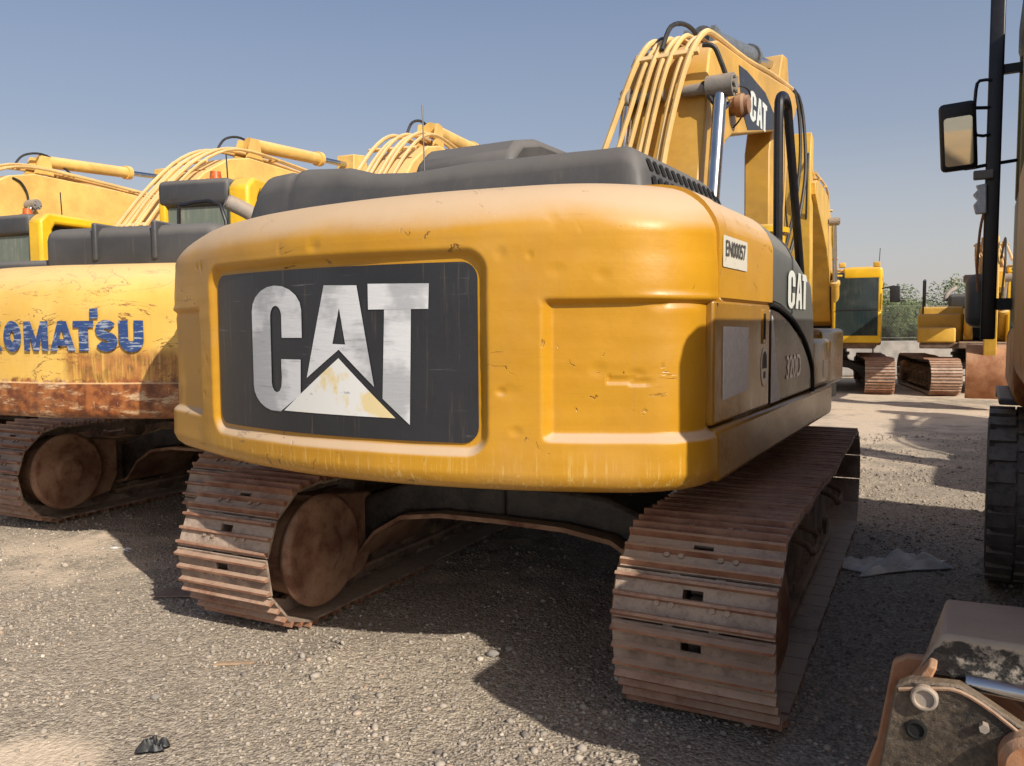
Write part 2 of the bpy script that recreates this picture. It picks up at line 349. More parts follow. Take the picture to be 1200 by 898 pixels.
def stroke(pts, w, closed=False):
    P = [Vector(p) for p in pts]; n = len(P); A_ = []; B2 = []
    for i, p in enumerate(P):
        a = P[i-1] if (i > 0 or closed) else P[i]; c = P[(i+1) % n] if (i < n-1 or closed) else P[i]
        d1 = (p-a).normalized() if (p-a).length > 1e-6 else (c-p).normalized(); d2 = (c-p).normalized() if (c-p).length > 1e-6 else d1
        nn = Vector((-(d1+d2).y, (d1+d2).x)).normalized(); k = w/2/max(.5, nn.dot(Vector((-d1.y, d1.x)))); A_.append(tuple(p+nn*k)); B2.append(tuple(p-nn*k))
    m = n if closed else n-1
    return (A_+B2, [(i, (i+1) % n, n+(i+1) % n, n+i) for i in range(m)])
def block_word(x0, x1, z0, z1):
    def el(cx, cz, rx, rz, a0, a1, n=12): return [(cx+rx*math.cos(R(a0+(a1-a0)*i/n)), cz+rz*math.sin(R(a0+(a1-a0)*i/n))) for i in range(n+1)]
    W_ = .30; L = []
    L += [([(0, 0), (.28, 0), (.28, 1), (0, 1)], [(0, 1, 2, 3)]), ([(.28, .42), (.28, .62), (.56, 1), (.86, 1), (.52, .54), (.88, 0), (.56, 0)], [(0, 6, 5, 4), (0, 4, 3, 2, 1)])]
    q = el(1.38, .5, .27, .36, 0, 360, 24)[:-1]; L.append(stroke(q, .34, True))
    L += [([(1.95, 0), (1.95, 1), (2.27, 1), (2.22, 0)], [(0, 3, 2, 1)]), ([(2.27, 1), (2.50, .42), (2.50, 0), (2.38, 0), (2.20, .62)], [(0, 4, 3, 2, 1)]), ([(2.73, 1), (2.50, .42), (2.50, 0), (2.62, 0), (2.80, .62)], [(0, 1, 2, 3, 4)]), ([(3.05, 0), (3.05, 1), (2.73, 1), (2.78, 0)], [(0, 1, 2, 3)])]
    L += [([(3.12, 0), (3.42, 0), (3.72, 1), (3.48, 1)], [(0, 1, 2, 3)]), ([(4.20, 0), (3.90, 0), (3.56, 1), (3.84, 1)], [(0, 3, 2, 1)]), ([(3.46, .18), (3.86, .18), (3.80, .40), (3.52, .40)], [(0, 1, 2, 3)])]
    L += [([(4.12, .78), (4.95, .78), (4.95, 1), (4.12, 1)], [(0, 1, 2, 3)]), ([(4.35, 0), (4.73, 0), (4.73, .78), (4.35, .78)], [(0, 1, 2, 3)])]
    S = el(5.42, .72, .26, .16, 20, 180, 8)+el(5.42, .68, .26, .15, 190, 250, 3)+[(5.48, .48)]+el(5.44, .32, .27, .16, 60, -10, 4)+el(5.42, .30, .28, .17, -20, -165, 8)
    L.append(stroke(S, .29))
    U = [(6.08, 1.0), (6.08, .40)]+el(6.36, .36, .28, .22, 180, 360, 10)+[(6.64, .40), (6.64, 1.0)]
    L.append(stroke(U, .35))
    L.append(([(4.80, 1.06), (5.14, 1.08), (5.13, 1.42), (4.81, 1.40)], [(0, 1, 2, 3)]))
    k = (x1-x0)/6.8
    return [([(x0+p[0]*k, z0+p[1]*(z1-z0)) for p in v], f) for v, f in L]
# ---------------------------------------------------------------- crawler undercarriage
def track_path(yr, yf, h, ds=.01):
    r = h/2-.024
    # pitch line: bottom forward, front arc, top with slight sag, rear arc
    pts = []
    L = yf-yr
    for i in range(int(L/ds)): pts.append((yr+i*ds, .026))
    for i in range(int(PI*r/ds)): a = -PI/2+i*ds/r; pts.append((yf+math.cos(a)*r, .026+r+math.sin(a)*r))
    for i in range(int(L/ds)):
        t = i*ds/L; pts.append((yf-i*ds, .026+2*r-.022*math.sin(PI*t)**2*(1+.5*math.sin(5*PI*t))))
    for i in range(int(PI*r/ds)): a = PI/2+i*ds/r; pts.append((yr+math.cos(a)*r, .026+r+math.sin(a)*r))
    P = np.array(pts); d = np.hypot(*(np.roll(P, -1, 0)-P).T); s = np.concatenate([[0], np.cumsum(d)])
    return P, s
def crawler_mesh(xc, w, yr, yf, h, detail=True):
    P, S = track_path(yr, yf, h); tot = S[-1]; n = round(tot/.19); pitch = tot/n; mb = MB()
    Pc = np.vstack([P, P[:1]])
    def at(s):
        s = s % tot; return np.array([np.interp(s, S, Pc[:, 0]), np.interp(s, S, Pc[:, 1])])
    for k in range(n):
        s = (k+.37)*pitch; a = at(s-.06); b = at(s+.06); p = at(s); t = (b-a)/np.hypot(*(b-a)); nn = np.array([t[1], -t[0]])
        rnd = random.uniform(-.004, .004)
        T = Matrix(((1, 0, 0, xc+rnd), (0, t[0], nn[0], p[0]), (0, t[1], nn[1], p[1]), (0, 0, 0, 1)))
        hw = w/2; hp = pitch/2
        mb.box(-hw, hw, -hp-.006, -.052, -.008, .004, T)
        mb.box(-hw, hw, -.014, hp-.012, -.008, .004, T)
        if detail:
            mb.box(-hw, -.038, -.052, -.014, -.008, .004, T); mb.box(.038, hw, -.052, -.014, -.008, .004, T)
            for bx in (-.13, -.075, .075, .13):
                q0 = T @ Vector((bx, .012+.0, .004)); q1 = T @ Vector((bx, .012, .014)); mb.cyl(q0, q1, .012, n=6)
        else: mb.box(-hw, hw, -.052, -.014, -.008, .004, T)
        for y, hh in ((-.078, .029), (-.006, .026), (.066, .027)):
            mb.prism([(y-.012, .003), (y-.006, .003+hh), (y+.005, .003+hh), (y+.012, .003)], -hw+.001, hw-.001, 'x', T, 1)
        for x in (-.085, .085):
            mb.box(x-.018, x+.018, -hp+.004, hp-.004, -.085, -.009, T)
        if k % 2 and detail: mb.cyl(T @ Vector((-.1, -hp, -.05)), T @ Vector((.1, -hp, -.05)), .02, n=8)
    return mb
def undercarriage(root, T, g=1.188, w=.638, yr=-1.60, yf=1.85, h=.75, detail=True, cache={}):
    for sgn in (-1, 1):
        xc = sgn*g; rc = h/2
        mk('crawler_track', crawler_mesh(xc, w, yr, yf, h, detail), [M['shoe'], M['rib']], root, T, ang=30)
        b = MB()
        b.prism([(yr+.15, .16), (yr+.35, .12), (yf-.45, .12), (yf-.3, .2), (yf-.3, .52), (yf-.6, .56), (yr+.5, .56), (yr+.15, .5)], xc-.13, xc+.13)
        b.box(xc-.20, xc+.20, yr+.55, yf-.8, .10, .15)
        for y in (-.7, .5): b.cyl((xc-.07, y, h-.15), (xc+.07, y, h-.15), .06, n=14)
        mk('track_frame', b, M['mud'], root, T, bevel=.015)
        nr = 8
        for i in range(nr):
            b = MB()
            y = yr+.42+(yf-yr-.95)*i/(nr-1)
            b.lathe((xc-.16, y, .125), (1, 0, 0), [(0, .05), (.0, .075), (.05, .075), (.06, .09), (.26, .09), (.27, .075), (.32, .075), (.32, .05)], 14)
            mk('track_roller', b, M['mud'], root, T)
        b = MB()
        b.lathe((xc-.10, yf, h/2), (1, 0, 0), [(0, .10), (0, rc-.12), (.03, rc-.10), (.07, rc-.10), (.07, rc-.075), (.13, rc-.075), (.13, rc-.10), (.17, rc-.10), (.20, rc-.12), (.20, .10)], 32)
        mk('idler_wheel', b, M['mud'], root, T)
        b = MB()
        for i in range(21):
            a = 2*PI*i/21; b.box(-.03, .03, -.035, .035, 0, .045, Matrix.Translation((xc, yr, h/2)) @ Matrix.Rotation(a, 4, 'X') @ Matrix.Translation((0, 0, rc-.14)))
        b.lathe((xc-.03, yr, h/2), (1, 0, 0), [(0, .1), (0, rc-.12), (.06, rc-.12), (.06, .1)], 32)
        mk('drive_sprocket', b, M['mud'], root, T)
        # travel motor with round cover on the inner side
        b = MB(); xi = xc-sgn*w/2; d = -sgn
        b.lathe((xc+d*.06, yr+.02, h/2+.01), (d, 0, 0), [(0, rc-.13), (w/2-.10, rc-.125), (w/2-.06, rc-.085), (w/2-.04, rc-.085), (w/2-.015, rc-.10), (w/2-.012, .13), (w/2-.004, .11), (w/2+.004, .10), (w/2+.005, .02)], 40)
        xa, xb = sorted((xi-d*.018, xc+d*.06))
        b.prism([(yr, .09), (yr+.42, .16), (yr+.50, .30), (yr+.50, .60), (yr, .665)], xa, xb)
        mk('travel_motor_cover', b, M['drive'], root, T, bevel=.012)
        b = MB(); b.lathe((xc-d*.06, yr, h/2), (-d, 0, 0), [(0, .25), (.12, .24), (.2, .2), (.22, .12), (.23, .02)], 28)
        mk('final_drive_hub', b, M['drive'], root, T)
        for y in (-.5, .75):
            x0 = xc+sgn*.13; b = MB()
            b.tube([(x0, y, .50), (x0+sgn*.12, y, .46), (x0+sgn*.14, y+.02, .42), (x0+sgn*.14, y+.26, .42), (x0+sgn*.12, y+.28, .46), (x0, y+.28, .50)], .016, 8, 2)
            mk('boarding_step', b, M['mud'], root, T)
    b = MB()
    for s in (-1, 1):
        for y0, y1 in ((-.95, -.45), (.45, .95)):
            b.prism([(0, .55), (s*.35, .55), (s*.6, .52), (s*.78, .42), (s*.9, .28), (s*(g-.12), .16), (s*(g-.12), .52), (s*.55, .70), (0, .74)], y0, y1, 'y')
    b.box(-.62, .62, -.75, .75, .56, .73)
    cf = mk('centre_frame', b, M['grease'], root, T, bevel=.02)
    lip = [(-g+.13, .20), (-.92, .24), (-.78, .40), (-.6, .505), (-.35, .54), (0, .545)]; lip = lip+[(-x, z) for x, z in lip[-2::-1]]
    mk('frame_lip', MB().prism([(x, z-.012) for x, z in lip]+[(x, z+.012) for x, z in lip[::-1]], -1.02, -.40, 'y'), M['drive'], cf, T)
    b = MB(); b.lathe((0, 0, .72), (0, 0, 1), [(0, .62), (.08, .62), (.08, .66), (.15, .66), (.15, .60), (.22, .60)], 40)
    mk('slewing_ring', b, M['grease'], root, T)

# ---------------------------------------------------------------- counterweight surface
def smooth(a, b, x):
    t = min(1, max(0, (x-a)/(b-a))); return t*t*(3-2*t)
def cw_path(W, yc, bb, W0, r, yend, n1=120, n2=16, n3=6):
    f = lambda x: yc+bb*(x/W0)**2
    xe = W-r; ye = f(xe); sl = 2*bb*xe/W0**2
    pc = (W, ye+sl*r); p2 = (W, pc[1]+r*math.hypot(1, sl))
    H = [(xe*i/n1, f(xe*i/n1)) for i in range(n1)]
    for i in range(n2):
        t = i/n2; H.append(((1-t)**2*xe+2*t*(1-t)*pc[0]+t*t*p2[0], (1-t)**2*ye+2*t*(1-t)*pc[1]+t*t*p2[1]))
    for i in range(n3+1): H.append((W, p2[1]+(yend-p2[1])*i/n3))
    return [(-x, y) for x, y in H[:0:-1]]+H
def counterweight(levels, yc, bb, W, yend, disp, name, mat, root, T, dent=1., n1=120, stretch=0., tiltz=0.):
    V = []; n = None; mb = MB()
    for z, o, r in levels:
        P = cw_path(W-o, yc+o, bb, W, r, yend, n1); n = len(P)
        for i, (x, y) in enumerate(P):
            a = P[max(i-1, 0)]; b = P[min(i+1, n-1)]; tx, ty = b[0]-a[0], b[1]-a[1]; L = math.hypot(tx, ty) or 1
            nx, ny = -ty/L, tx/L             # inward
            d = disp(x, z)
            q = Vector((x*1.3, y*1.3, z*1.7)); d += dent*(.006*noise.noise(q*1.1)+.0035*noise.noise(q*3.1)+.0012*noise.noise(Vector((x*3, y*3, z*22))))
            st = stretch*smooth(.95, 1.36, -x)
            V.append((x+nx*d-st, y+ny*d, z+dent*.002*noise.noise(q*2.3)+tiltz*(x/W)*smooth(1.75, 2.0, z)))
    k = len(levels)
    F = [(j*n+i, j*n+i+1, (j+1)*n+i+1, (j+1)*n+i) for j in range(k-1) for i in range(n-1)]
    F.append(tuple(range((k-1)*n, k*n))); F.append(tuple(range(n))[::-1])
    F.append(tuple(j*n for j in range(k))); F.append(tuple(j*n+n-1 for j in range(k))[::-1])
    mb.add(V, F); return mk(name, mb, mat, root, T, ang=60)
def rrect(x, z, cx, cz, hx, hz, r, e0, e1):
    dx = max(abs(x-cx)-hx+r, 0); dz = max(abs(z-cz)-hz+r, 0); ins = min(max(abs(x-cx)-hx+r, abs(z-cz)-hz+r), 0)
    d = math.hypot(dx, dz)+ins-r; return 1-smooth(e0, e1, d)

# ---------------------------------------------------------------- boom and arm
def front_end(root, T, P, mat, hosemat, hw=.25, x0=0., pipes=6, tilt=None):
    """P: dict of side outline (y,z), pipe path, cylinder points, stick points"""
    mk('boom', MB().prism(P['boom'], x0-hw, x0+hw), mat, root, T, bevel=.018)
    pp = P['pipe']; xb, xt = P.get('px', ((-.40, .05), (-.26, .24)))
    za = max(p[1] for p in pp)
    for i in range(pipes):
        u = i/(pipes-1); j = random.uniform(-.012, .012); dz = .0 if i % 2 else .025; jx = (random.random()-.5)*.05
        XB = xb[0]+(xb[1]-xb[0])*u+jx; XT = xt[0]+(xt[1]-xt[0])*u
        z0_, z1_ = P.get('pz', (2.2, 3.9))
        pts = [(x0+XB+(XT-XB)*min(1, max(0, (z-z0_)/(z1_-z0_)))+.018*math.sin(z*2.3+i*.6)-P.get('bow', 0)*math.sin(PI*min(1, max(0, (z-z0_)/(z1_-z0_)))), y-dz*.6, z+dz+j) for y, z in pp]
        mk('hydraulic_pipe', MB().tube(pts, .021+.004*(i % 3 == 0), 8, 3), hosemat, root, T)
    for k in P['clamp']:
        y, z, a, xa, xc_ = k
        mk('pipe_clamp', MB().box(xa, xc_, -.025, .025, -.012, .026, Matrix.Translation((x0, y, z)) @ Matrix.Rotation(a, 4, 'X')), hosemat, root, T, bevel=.006)
    # lift cylinders
    a, c = Vector((0, *P['lift'][0])), Vector((0, *P['lift'][1]))
    for s in (-1, 1):
        x = x0+s*(hw+(.12 if s > 0 else P.get('lx', .12))); A = Vector((x, a.y, a.z)); C_ = Vector((x, c.y, c.z)); m = A.lerp(C_, P.get('liftsplit', .45))
        b = MB(); b.cyl(A, m, .085, n=20); b.cyl(A-Vector((.09, 0, 0)), A+Vector((.09, 0, 0)), .09, n=16); b.lathe(m-(C_-A).normalized()*.03, C_-A, [(0, .085), (0, .105), (.07, .105), (.08, .06)], 20)
        cy = mk('lift_cylinder', b, P.get('cylmat', mat), root, T)
        mk('chrome_rod', MB().cyl(m, C_, .05, n=20), M['chrome'], cy, T)
        b = MB(); bw = .10 if s > 0 or 'lx' not in P else .03; b.cyl(C_-Vector((bw, 0, 0)), C_+Vector((bw, 0, 0)), .085, n=20); b.cyl(C_-Vector((s*.3, 0, 0)), C_+Vector((s*bw*1.2, 0, 0)), .045, n=14)
        for q in range(6):
            an = q*PI/3; b.cyl(C_+Vector((s*bw, .055*math.cos(an), .055*math.sin(an))), C_+Vector((s*(bw+.02), .055*math.cos(an), .055*math.sin(an))), .014, n=6)
        mk('pin_boss', b, M['grey_steel'], cy, T)
    # arm cylinder on top of the boom
    a, c = P['armcyl']; A = Vector((x0, *a)); C_ = Vector((x0, *c)); m = A.lerp(C_, P.get('armsplit', .6)); d = (C_-A).normalized()
    b = MB(); b.lathe(A, C_-A, [(0, .05), (0, .10), ((m-A).length-.1, .10), ((m-A).length-.1, .125), ((m-A).length, .125), ((m-A).length+.01, .05)], 20)
    b.prism([(a[0]-.2, a[1]-.25), (a[0]+.15, a[1]-.25), (a[0]+.08, a[1]+.06), (a[0]-.08, a[1]+.06)], x0-.14, x0-.10); b.prism([(a[0]-.2, a[1]-.25), (a[0]+.15, a[1]-.25), (a[0]+.08, a[1]+.06), (a[0]-.08, a[1]+.06)], x0+.10, x0+.14)
    cy = mk('arm_cylinder', b, P.get('armmat', mat), root, T)
    mk('chrome_rod', MB().cyl(m, C_, .048, n=16), M['chrome'], cy, T)
    mk('stick', MB().prism(P['stick'], x0-hw*P.get('sw', .75), x0+hw*P.get('sw', .75)), mat, root, T, bevel=.015)
    for hs in P['hoses']: mk('rubber_hose', MB().tube(hs, P.get('hr', .018), 8, 5), M['hose'], root, T)
    y, z = P['bucket']; 
    prof = []
    for i in range(11): an = R(-70+i*21); prof.append((y+.52*math.cos(an)*1.05, z+.5*math.sin(an)))
    b = MB(); inner = [(y+(p[0]-y)*.93, z+(p[1]-z)*.93) for p in prof]
    q = P.get('bw', .5); b.prism(prof+inner[::-1], x0-q, x0+q); b.prism(prof, x0-q-.02, x0-q+.01); b.prism(prof, x0+q-.01, x0+q+.02)
    for k in range(5): b.prism([(prof[0][0], prof[0][1]), (prof[0][0]-.16, prof[0][1]+.07), (prof[0][0]+.02, prof[0][1]+.06)], x0-q+.02+k*q*.44, x0-q+.10+k*q*.44)
    mk('bucket', b, M['rust'], root, T, bevel=.01)
def rot2(p, c, a):
    x, y = p[0]-c[0], p[1]-c[1]; return (c[0]+x*math.cos(a)-y*math.sin(a), c[1]+x*math.sin(a)+y*math.cos(a))
FAR = dict(boom=[(.5, 1.55), (.8, 2.25), (1.1, 2.78), (1.45, 3.25), (1.95, 3.70), (2.45, 3.98), (2.9, 4.08), (4.6, 4.05), (5.8, 3.98), (6.15, 3.9), (6.15, 3.68), (5.2, 3.45), (3.8, 3.15), (2.9, 2.95), (2.3, 2.7), (1.7, 2.1), (1.2, 1.45), (.85, 1.35)],
    pipe=[(.15, 1.6), (.45, 2.1), (.78, 2.62), (1.05, 2.95), (1.38, 3.34), (1.9, 3.82), (2.42, 4.10), (2.95, 4.19), (3.8, 4.17), (4.8, 4.12), (5.9, 4.06)],
    clamp=[(1.0, 2.88, R(50), -.42, .12), (2.0, 3.86, R(33), -.34, .27), (3.6, 4.16, R(-2), -.32, .28), (5., 4.1, R(-3), -.32, .28)],
    lift=[(1.3, 1.25), (2.75, 3.55)], armcyl=[(3.2, 4.36), (6.2, 4.55)], armsplit=.62,
    stick=[(5.85, 4.7), (6.25, 4.75), (6.4, 4.2), (6.1, 2.4), (5.6, .95), (5.4, 1.0), (5.55, 2.4), (5.8, 3.7)],
    hoses=[[(.0, 2.7, 4.15), (.02, 2.9, 4.40), (.05, 3.3, 4.46), (.06, 3.8, 4.2)], [(-.15, 5.6, 4.1), (-.18, 6.3, 4.4), (-.18, 6.5, 3.8), (-.15, 6.2, 3.2)], [(.1, 5.6, 4.1), (.15, 6.4, 4.3), (.18, 6.5, 3.6), (.15, 6.2, 3.0)], [(.26, 2.5, 3.95), (.28, 2.62, 3.9), (.28, 2.72, 3.75), (.27, 2.75, 3.6)]],
    bucket=(5.3, .62))
def cab(root, T, x0, x1, y0, y1, z0, z1, body, roofm, gl, rearwin=True, post=None):
    pm = post or body; z2 = z0+(z1-z0)*.42
    b = MB(); b.rbox(x0, x1, y0, y1, z0, z2, .04)
    base = mk('cab_body', b, body, root, T)
    th = .075
    for x, y in ((x0, y0), (x1-th, y0), (x0, y1-th), (x1-th, y1-th), (x0, (y0+y1)/2), (x1-th, (y0+y1)/2)):
        wy = th*1.7 if y == y0 else th
        mk('cab_post', MB().rbox(x, x+th, y, y+wy, z2-.01, z1-.1, .02), pm, root, T)
    b = MB(); b.rbox(x0-.01, x1-.20, y0-.012, y1+.01, z1-.27, z1-.005, .06); b.rbox(x0+.2, x1-.3, y0+.4, y1-.4, z1-.03, z1+.03, .02)
    mk('cab_roof', b, roofm, root, T)
    mk('roof_frame', MB().prism([(y0-.02, z0+.4), (y0-.02, z1-.10), (y0+.10, z1+.005), (y1-.25, z1-.02), (y1+.01, z1-.14), (y1+.01, z1-.22), (y1-.2, z1-.14), (y0+.2, z1-.13), (y0+.16, z1-.2), (y0+.16, z0+.4)], x1-.21, x1+.012), pm, root, T, bevel=.035)
    m = .022
    mk('rear_window', MB().box(x0+th-.01, x1-th+.01, y0+m+.02, y0+m+.03, z2-.01, z1-.25), gl, root, T)
    mk('side_window', MB().box(x1-m-.01, x1-m, y0+th, y1-th+.01, z2-.01, z1-.25), M['glass'], root, T)
    mk('side_window', MB().box(x0+m, x0+m+.01, y0+th, y1-th+.01, z2-.01, z1-.25), M['glass'], root, T)
    mk('front_window', MB().box(x0+th-.01, x1-th+.01, y1-.004, y1+.004, z0+.16, z1-.11), M['glass'], root, T)
    mk('windscreen_bar', MB().box(x0+th, x1-th, y1+.004, y1+.014, z2+.02, z2+.05), M['black'], root, T)
    return base
def shiftP(P, dy, dz, sy=1.):
    f = lambda p: (p[0]*sy+dy, p[1]+dz); Q = dict(P)
    for k in ('boom', 'pipe', 'lift', 'armcyl', 'stick'): Q[k] = [f(p) for p in P[k]]
    Q['clamp'] = [(c[0]*sy+dy, c[1]+dz)+tuple(c[2:]) for c in P['clamp']]; Q['hoses'] = [[(x, y*sy+dy, z+dz) for x, y, z in h] for h in P['hoses']]; Q['pz'] = (2.2+dz, 3.9+dz)
    return Q
FLOW = dict(FAR, boom=[(.5, 1.55), (.8, 2.1), (1.3, 2.6), (2.0, 2.95), (2.8, 3.0), (4.2, 2.75), (5.1, 2.45), (5.1, 2.15), (4.0, 2.1), (2.8, 2.2), (2.0, 2.1), (1.2, 1.45)],
    pipe=[(.15, 1.6), (.5, 2.05), (1.0, 2.5), (1.6, 2.9), (2.2, 3.08), (2.9, 3.1), (4.2, 2.85), (5.0, 2.6)], clamp=[(1.3, 2.72, R(40), -.42, .12), (3.2, 3.05, R(-10), -.32, .28)], pz=(1.8, 3.0),
    lift=[(1.3, 1.25), (2.4, 2.45)], armcyl=[(2.6, 3.2), (5.0, 3.05)], stick=[(4.85, 3.0), (5.15, 3.05), (5.5, 2.5), (5.5, 1.6), (5.3, .9), (5.1, .9), (5.05, 1.6), (4.9, 2.2)],
    hoses=[[(.0, 2.3, 3.05), (.02, 2.5, 3.25), (.05, 2.9, 3.3), (.06, 3.3, 3.1)], [(-.15, 4.6, 2.7), (-.18, 5.2, 3.0), (-.18, 5.5, 2.6), (-.15, 5.3, 2.0)]], bucket=(4.9, .66), bw=.34, sw=.5)
def generic(name, loc, tyaw, uyaw, label, group, mat, boommat, cwmat, cabm, cabroof, hoodm, P=FAR, g=1.1, w=.6, cwlev=None, text=False, detail=True, cabgl=None, uoff=(0, 0), bx=0., tx=0., bhw=.25, cabtop=2.97):
    root = empty(name, (loc[0], loc[1], 0), -R(tyaw), label, 'excavator', group)
    T0 = Matrix.Identity(4); TU = Matrix.Translation((uoff[0], uoff[1], 0)) @ RZ(-R(uyaw-tyaw))
    undercarriage(root, Matrix.Translation((tx, 0, 0)), g, w, -1.6, 1.75, .78, detail)
    W = 1.33
    lev = [(.985, .25, .3), (.985, .05, .3), (1.0, .015, .33), (1.03, 0, .34), (1.10, 0, .34), (1.20, 0, .34), (1.205, .012, .34), (1.215, .014, .34)]
    lev += [(1.23+i*.03, .012, .34) for i in range(14)]+[(1.66, .014, .36), (1.75, .03, .38), (1.83, .065, .4), (1.88, .11, .42), (1.92, .18, .44), (1.945, .28, .46), (1.95, .42, .46)]
    def disp(x, z): return 0
    cw = counterweight(lev, -2.6, .25, W, -1.7, disp, 'counterweight', cwmat, root, TU, 1.6, 90)
    if text:
        fn = lambda x, z: (x, -2.6+.25*(x/W)**2+.002-.008*math.cos(0), z)
        mk('lettering', flat_decal(block_word(-.54, .625, 1.40, 1.583), fn), M['blue_letters'], cw, TU)
    b = MB(); b.box(-1.25, 1.25, -1.9, 1.7, .99, 1.12); b.box(-.5, .5, -2.2, 2.0, 1.0, 1.14)
    mk('revolving_frame', b, M['mud'], root, TU, bevel=.02)
    b = MB(); b.rbox(.42, 1.31, -1.69, .3, 1.12, 1.93, .06); b.rbox(.45, 1.31, .32, 1.25, 1.12, 1.75, .05); b.rbox(-1.31, -.42, -1.69, .0, 1.12, 1.93, .06)
    b.rbox(.55, 1.3, 1.27, 1.75, 1.12, 1.45, .04)
    mk('side_panels', b, mat, root, TU)
    b = MB(); b.rbox(-.66, .75, -1.98, -.55, 1.90, 2.24, .09); b.rbox(-1.28, -.68, -1.9, -.2, 1.90, 2.03, .04)
    for k in (-.2, .28): b.rbox(k-.02, k+.02, -2.0, -.54, 2.0, 2.26, .015)
    b.box(-.42, .42, -.54, .1, 1.2, 1.9)
    hood = mk('engine_hood', b, hoodm, root, TU)
    b = MB()
    for k in range(9): b.box(-1.2+k*.055, -1.165+k*.055, -1.6, -1.5, 2.028, 2.034)
    mk('vent_slots', b, M['void'], hood, TU)
    b = MB(); b.tube([(.82, -1.40, 2.1), (.80, -1.42, 2.22), (.72, -1.50, 2.34), (.60, -1.62, 2.42)], .055, 16, 4); b.cyl((.60, -1.62, 2.42), (.594, -1.626, 2.424), .045, n=16)
    mk('exhaust_pipe', b, M['grey_steel'], root, TU)
    cab(root, TU, -1.36, -.37, .15, 1.85, 1.12, cabtop, cabm, cabroof, cabgl or M['glass_green'])
    b = MB(); b.cyl((-.85, .35, cabtop), (-.85, .35, cabtop+.09), .06, .05, 16); b.rbox(-.93, -.77, .28, .42, cabtop-.02, cabtop+.02, .02)
    mk('beacon', b, M['orange'], root, TU)
    mk('hand_rail', MB().tube([(-.34, -.9, 2.0), (-.34, -.9, 2.48), (-.28, -.9, 2.54), (.05, -.9, 2.52), (.12, -.9, 2.1)], .016, 8, 3), M['black_rail'], root, TU)
    b = MB(); b.tube([(1.22, .1, 1.9), (1.22, .1, 2.45), (1.22, .2, 2.55), (1.22, .95, 2.5), (1.22, 1.05, 2.4), (1.22, 1.05, 1.75)], .02, 8, 3)
    mk('hand_rail', b, M['black_rail'], root, TU)
    b = MB(); b.tube([(-1.36, 1.8, 2.3), (-1.6, 1.95, 2.35), (-1.62, 1.95, 2.3)], .014, 6, 2); b.rbox(-1.72, -1.52, 1.93, 1.97, 2.0, 2.35, .02)
    mk('side_mirror', b, M['black'], root, TU)
    for lx in (-1.25, -.55): mk('roof_lamp', MB().rbox(lx-.07, lx+.07, 1.72, 1.82, cabtop, cabtop+.11, .02), M['far_yellow'], root, TU)
    mk('aerial', MB().cyl((-1.28, 1.2, cabtop), (-1.30, 1.2, cabtop+.45), .008, n=5), M['black'], root, TU)
    front_end(root, TU, P, boommat, M['hose_yellow'], x0=bx, hw=bhw)
    return root, TU

# ================================================================= SETTING
MOUND = [(-.80, 3.72, .030, .22), (-.95, 3.55, .018, .3), (.35, 2.62, .02, .3), (.1, 5.3, .05, .7), (-2.9, 6.0, .03, .5), (-1.2, 5.4, .035, .5), (3.2, 7.6, .03, .8), (1.8, 3.6, .02, .4)]
def gh(x, y):
    z = .018*noise.noise(Vector((x*.6, y*.6, 0)))+.012*noise.noise(Vector((x*1.9, y*1.9, 3)))+.006*noise.noise(Vector((x*5, y*5, 5)))
    for mx, my, mh, mr in MOUND:
        q = ((x-mx)**2+(y-my)**2)/mr/mr
        if q < 6: z += mh*math.exp(-q)*(1+.8*noise.noise(Vector((x*9, y*9, 1))))
    # rut left by a track
    u = (x*.891-y*.454)+1.28
    if abs(u) < .9 and 1.5 < y < 12: z -= .012*math.exp(-((abs(u)-.25)/.10)**2)
    return z
def build_ground():
    xs = np.unique(np.concatenate([[-1500, -400, -120, -50], np.arange(-24, 24.01, .5), np.arange(-5, 5.01, .06), [50, 120, 400, 1500]]).round(3))
    ys = np.unique(np.concatenate([[-1500, -300, -60, -20], np.arange(-8, 40.01, .5), np.arange(1.5, 8.01, .06), [60, 120, 400, 1500]]).round(3))
    V = []
    for y in ys:
        for x in xs:
            near = 1-smooth(25, 45, max(abs(x), abs(y)))
            z = near*gh(x, y)
            V.append((x, y, z-.012))
    n = len(xs); F = [(j*n+i, j*n+i+1, (j+1)*n+i+1, (j+1)*n+i) for j in range(len(ys)-1) for i in range(n-1)]
    o = mk('ground', MB().add(V, F), M['ground'], ang=180); tag(o, kind='structure')
build_ground()
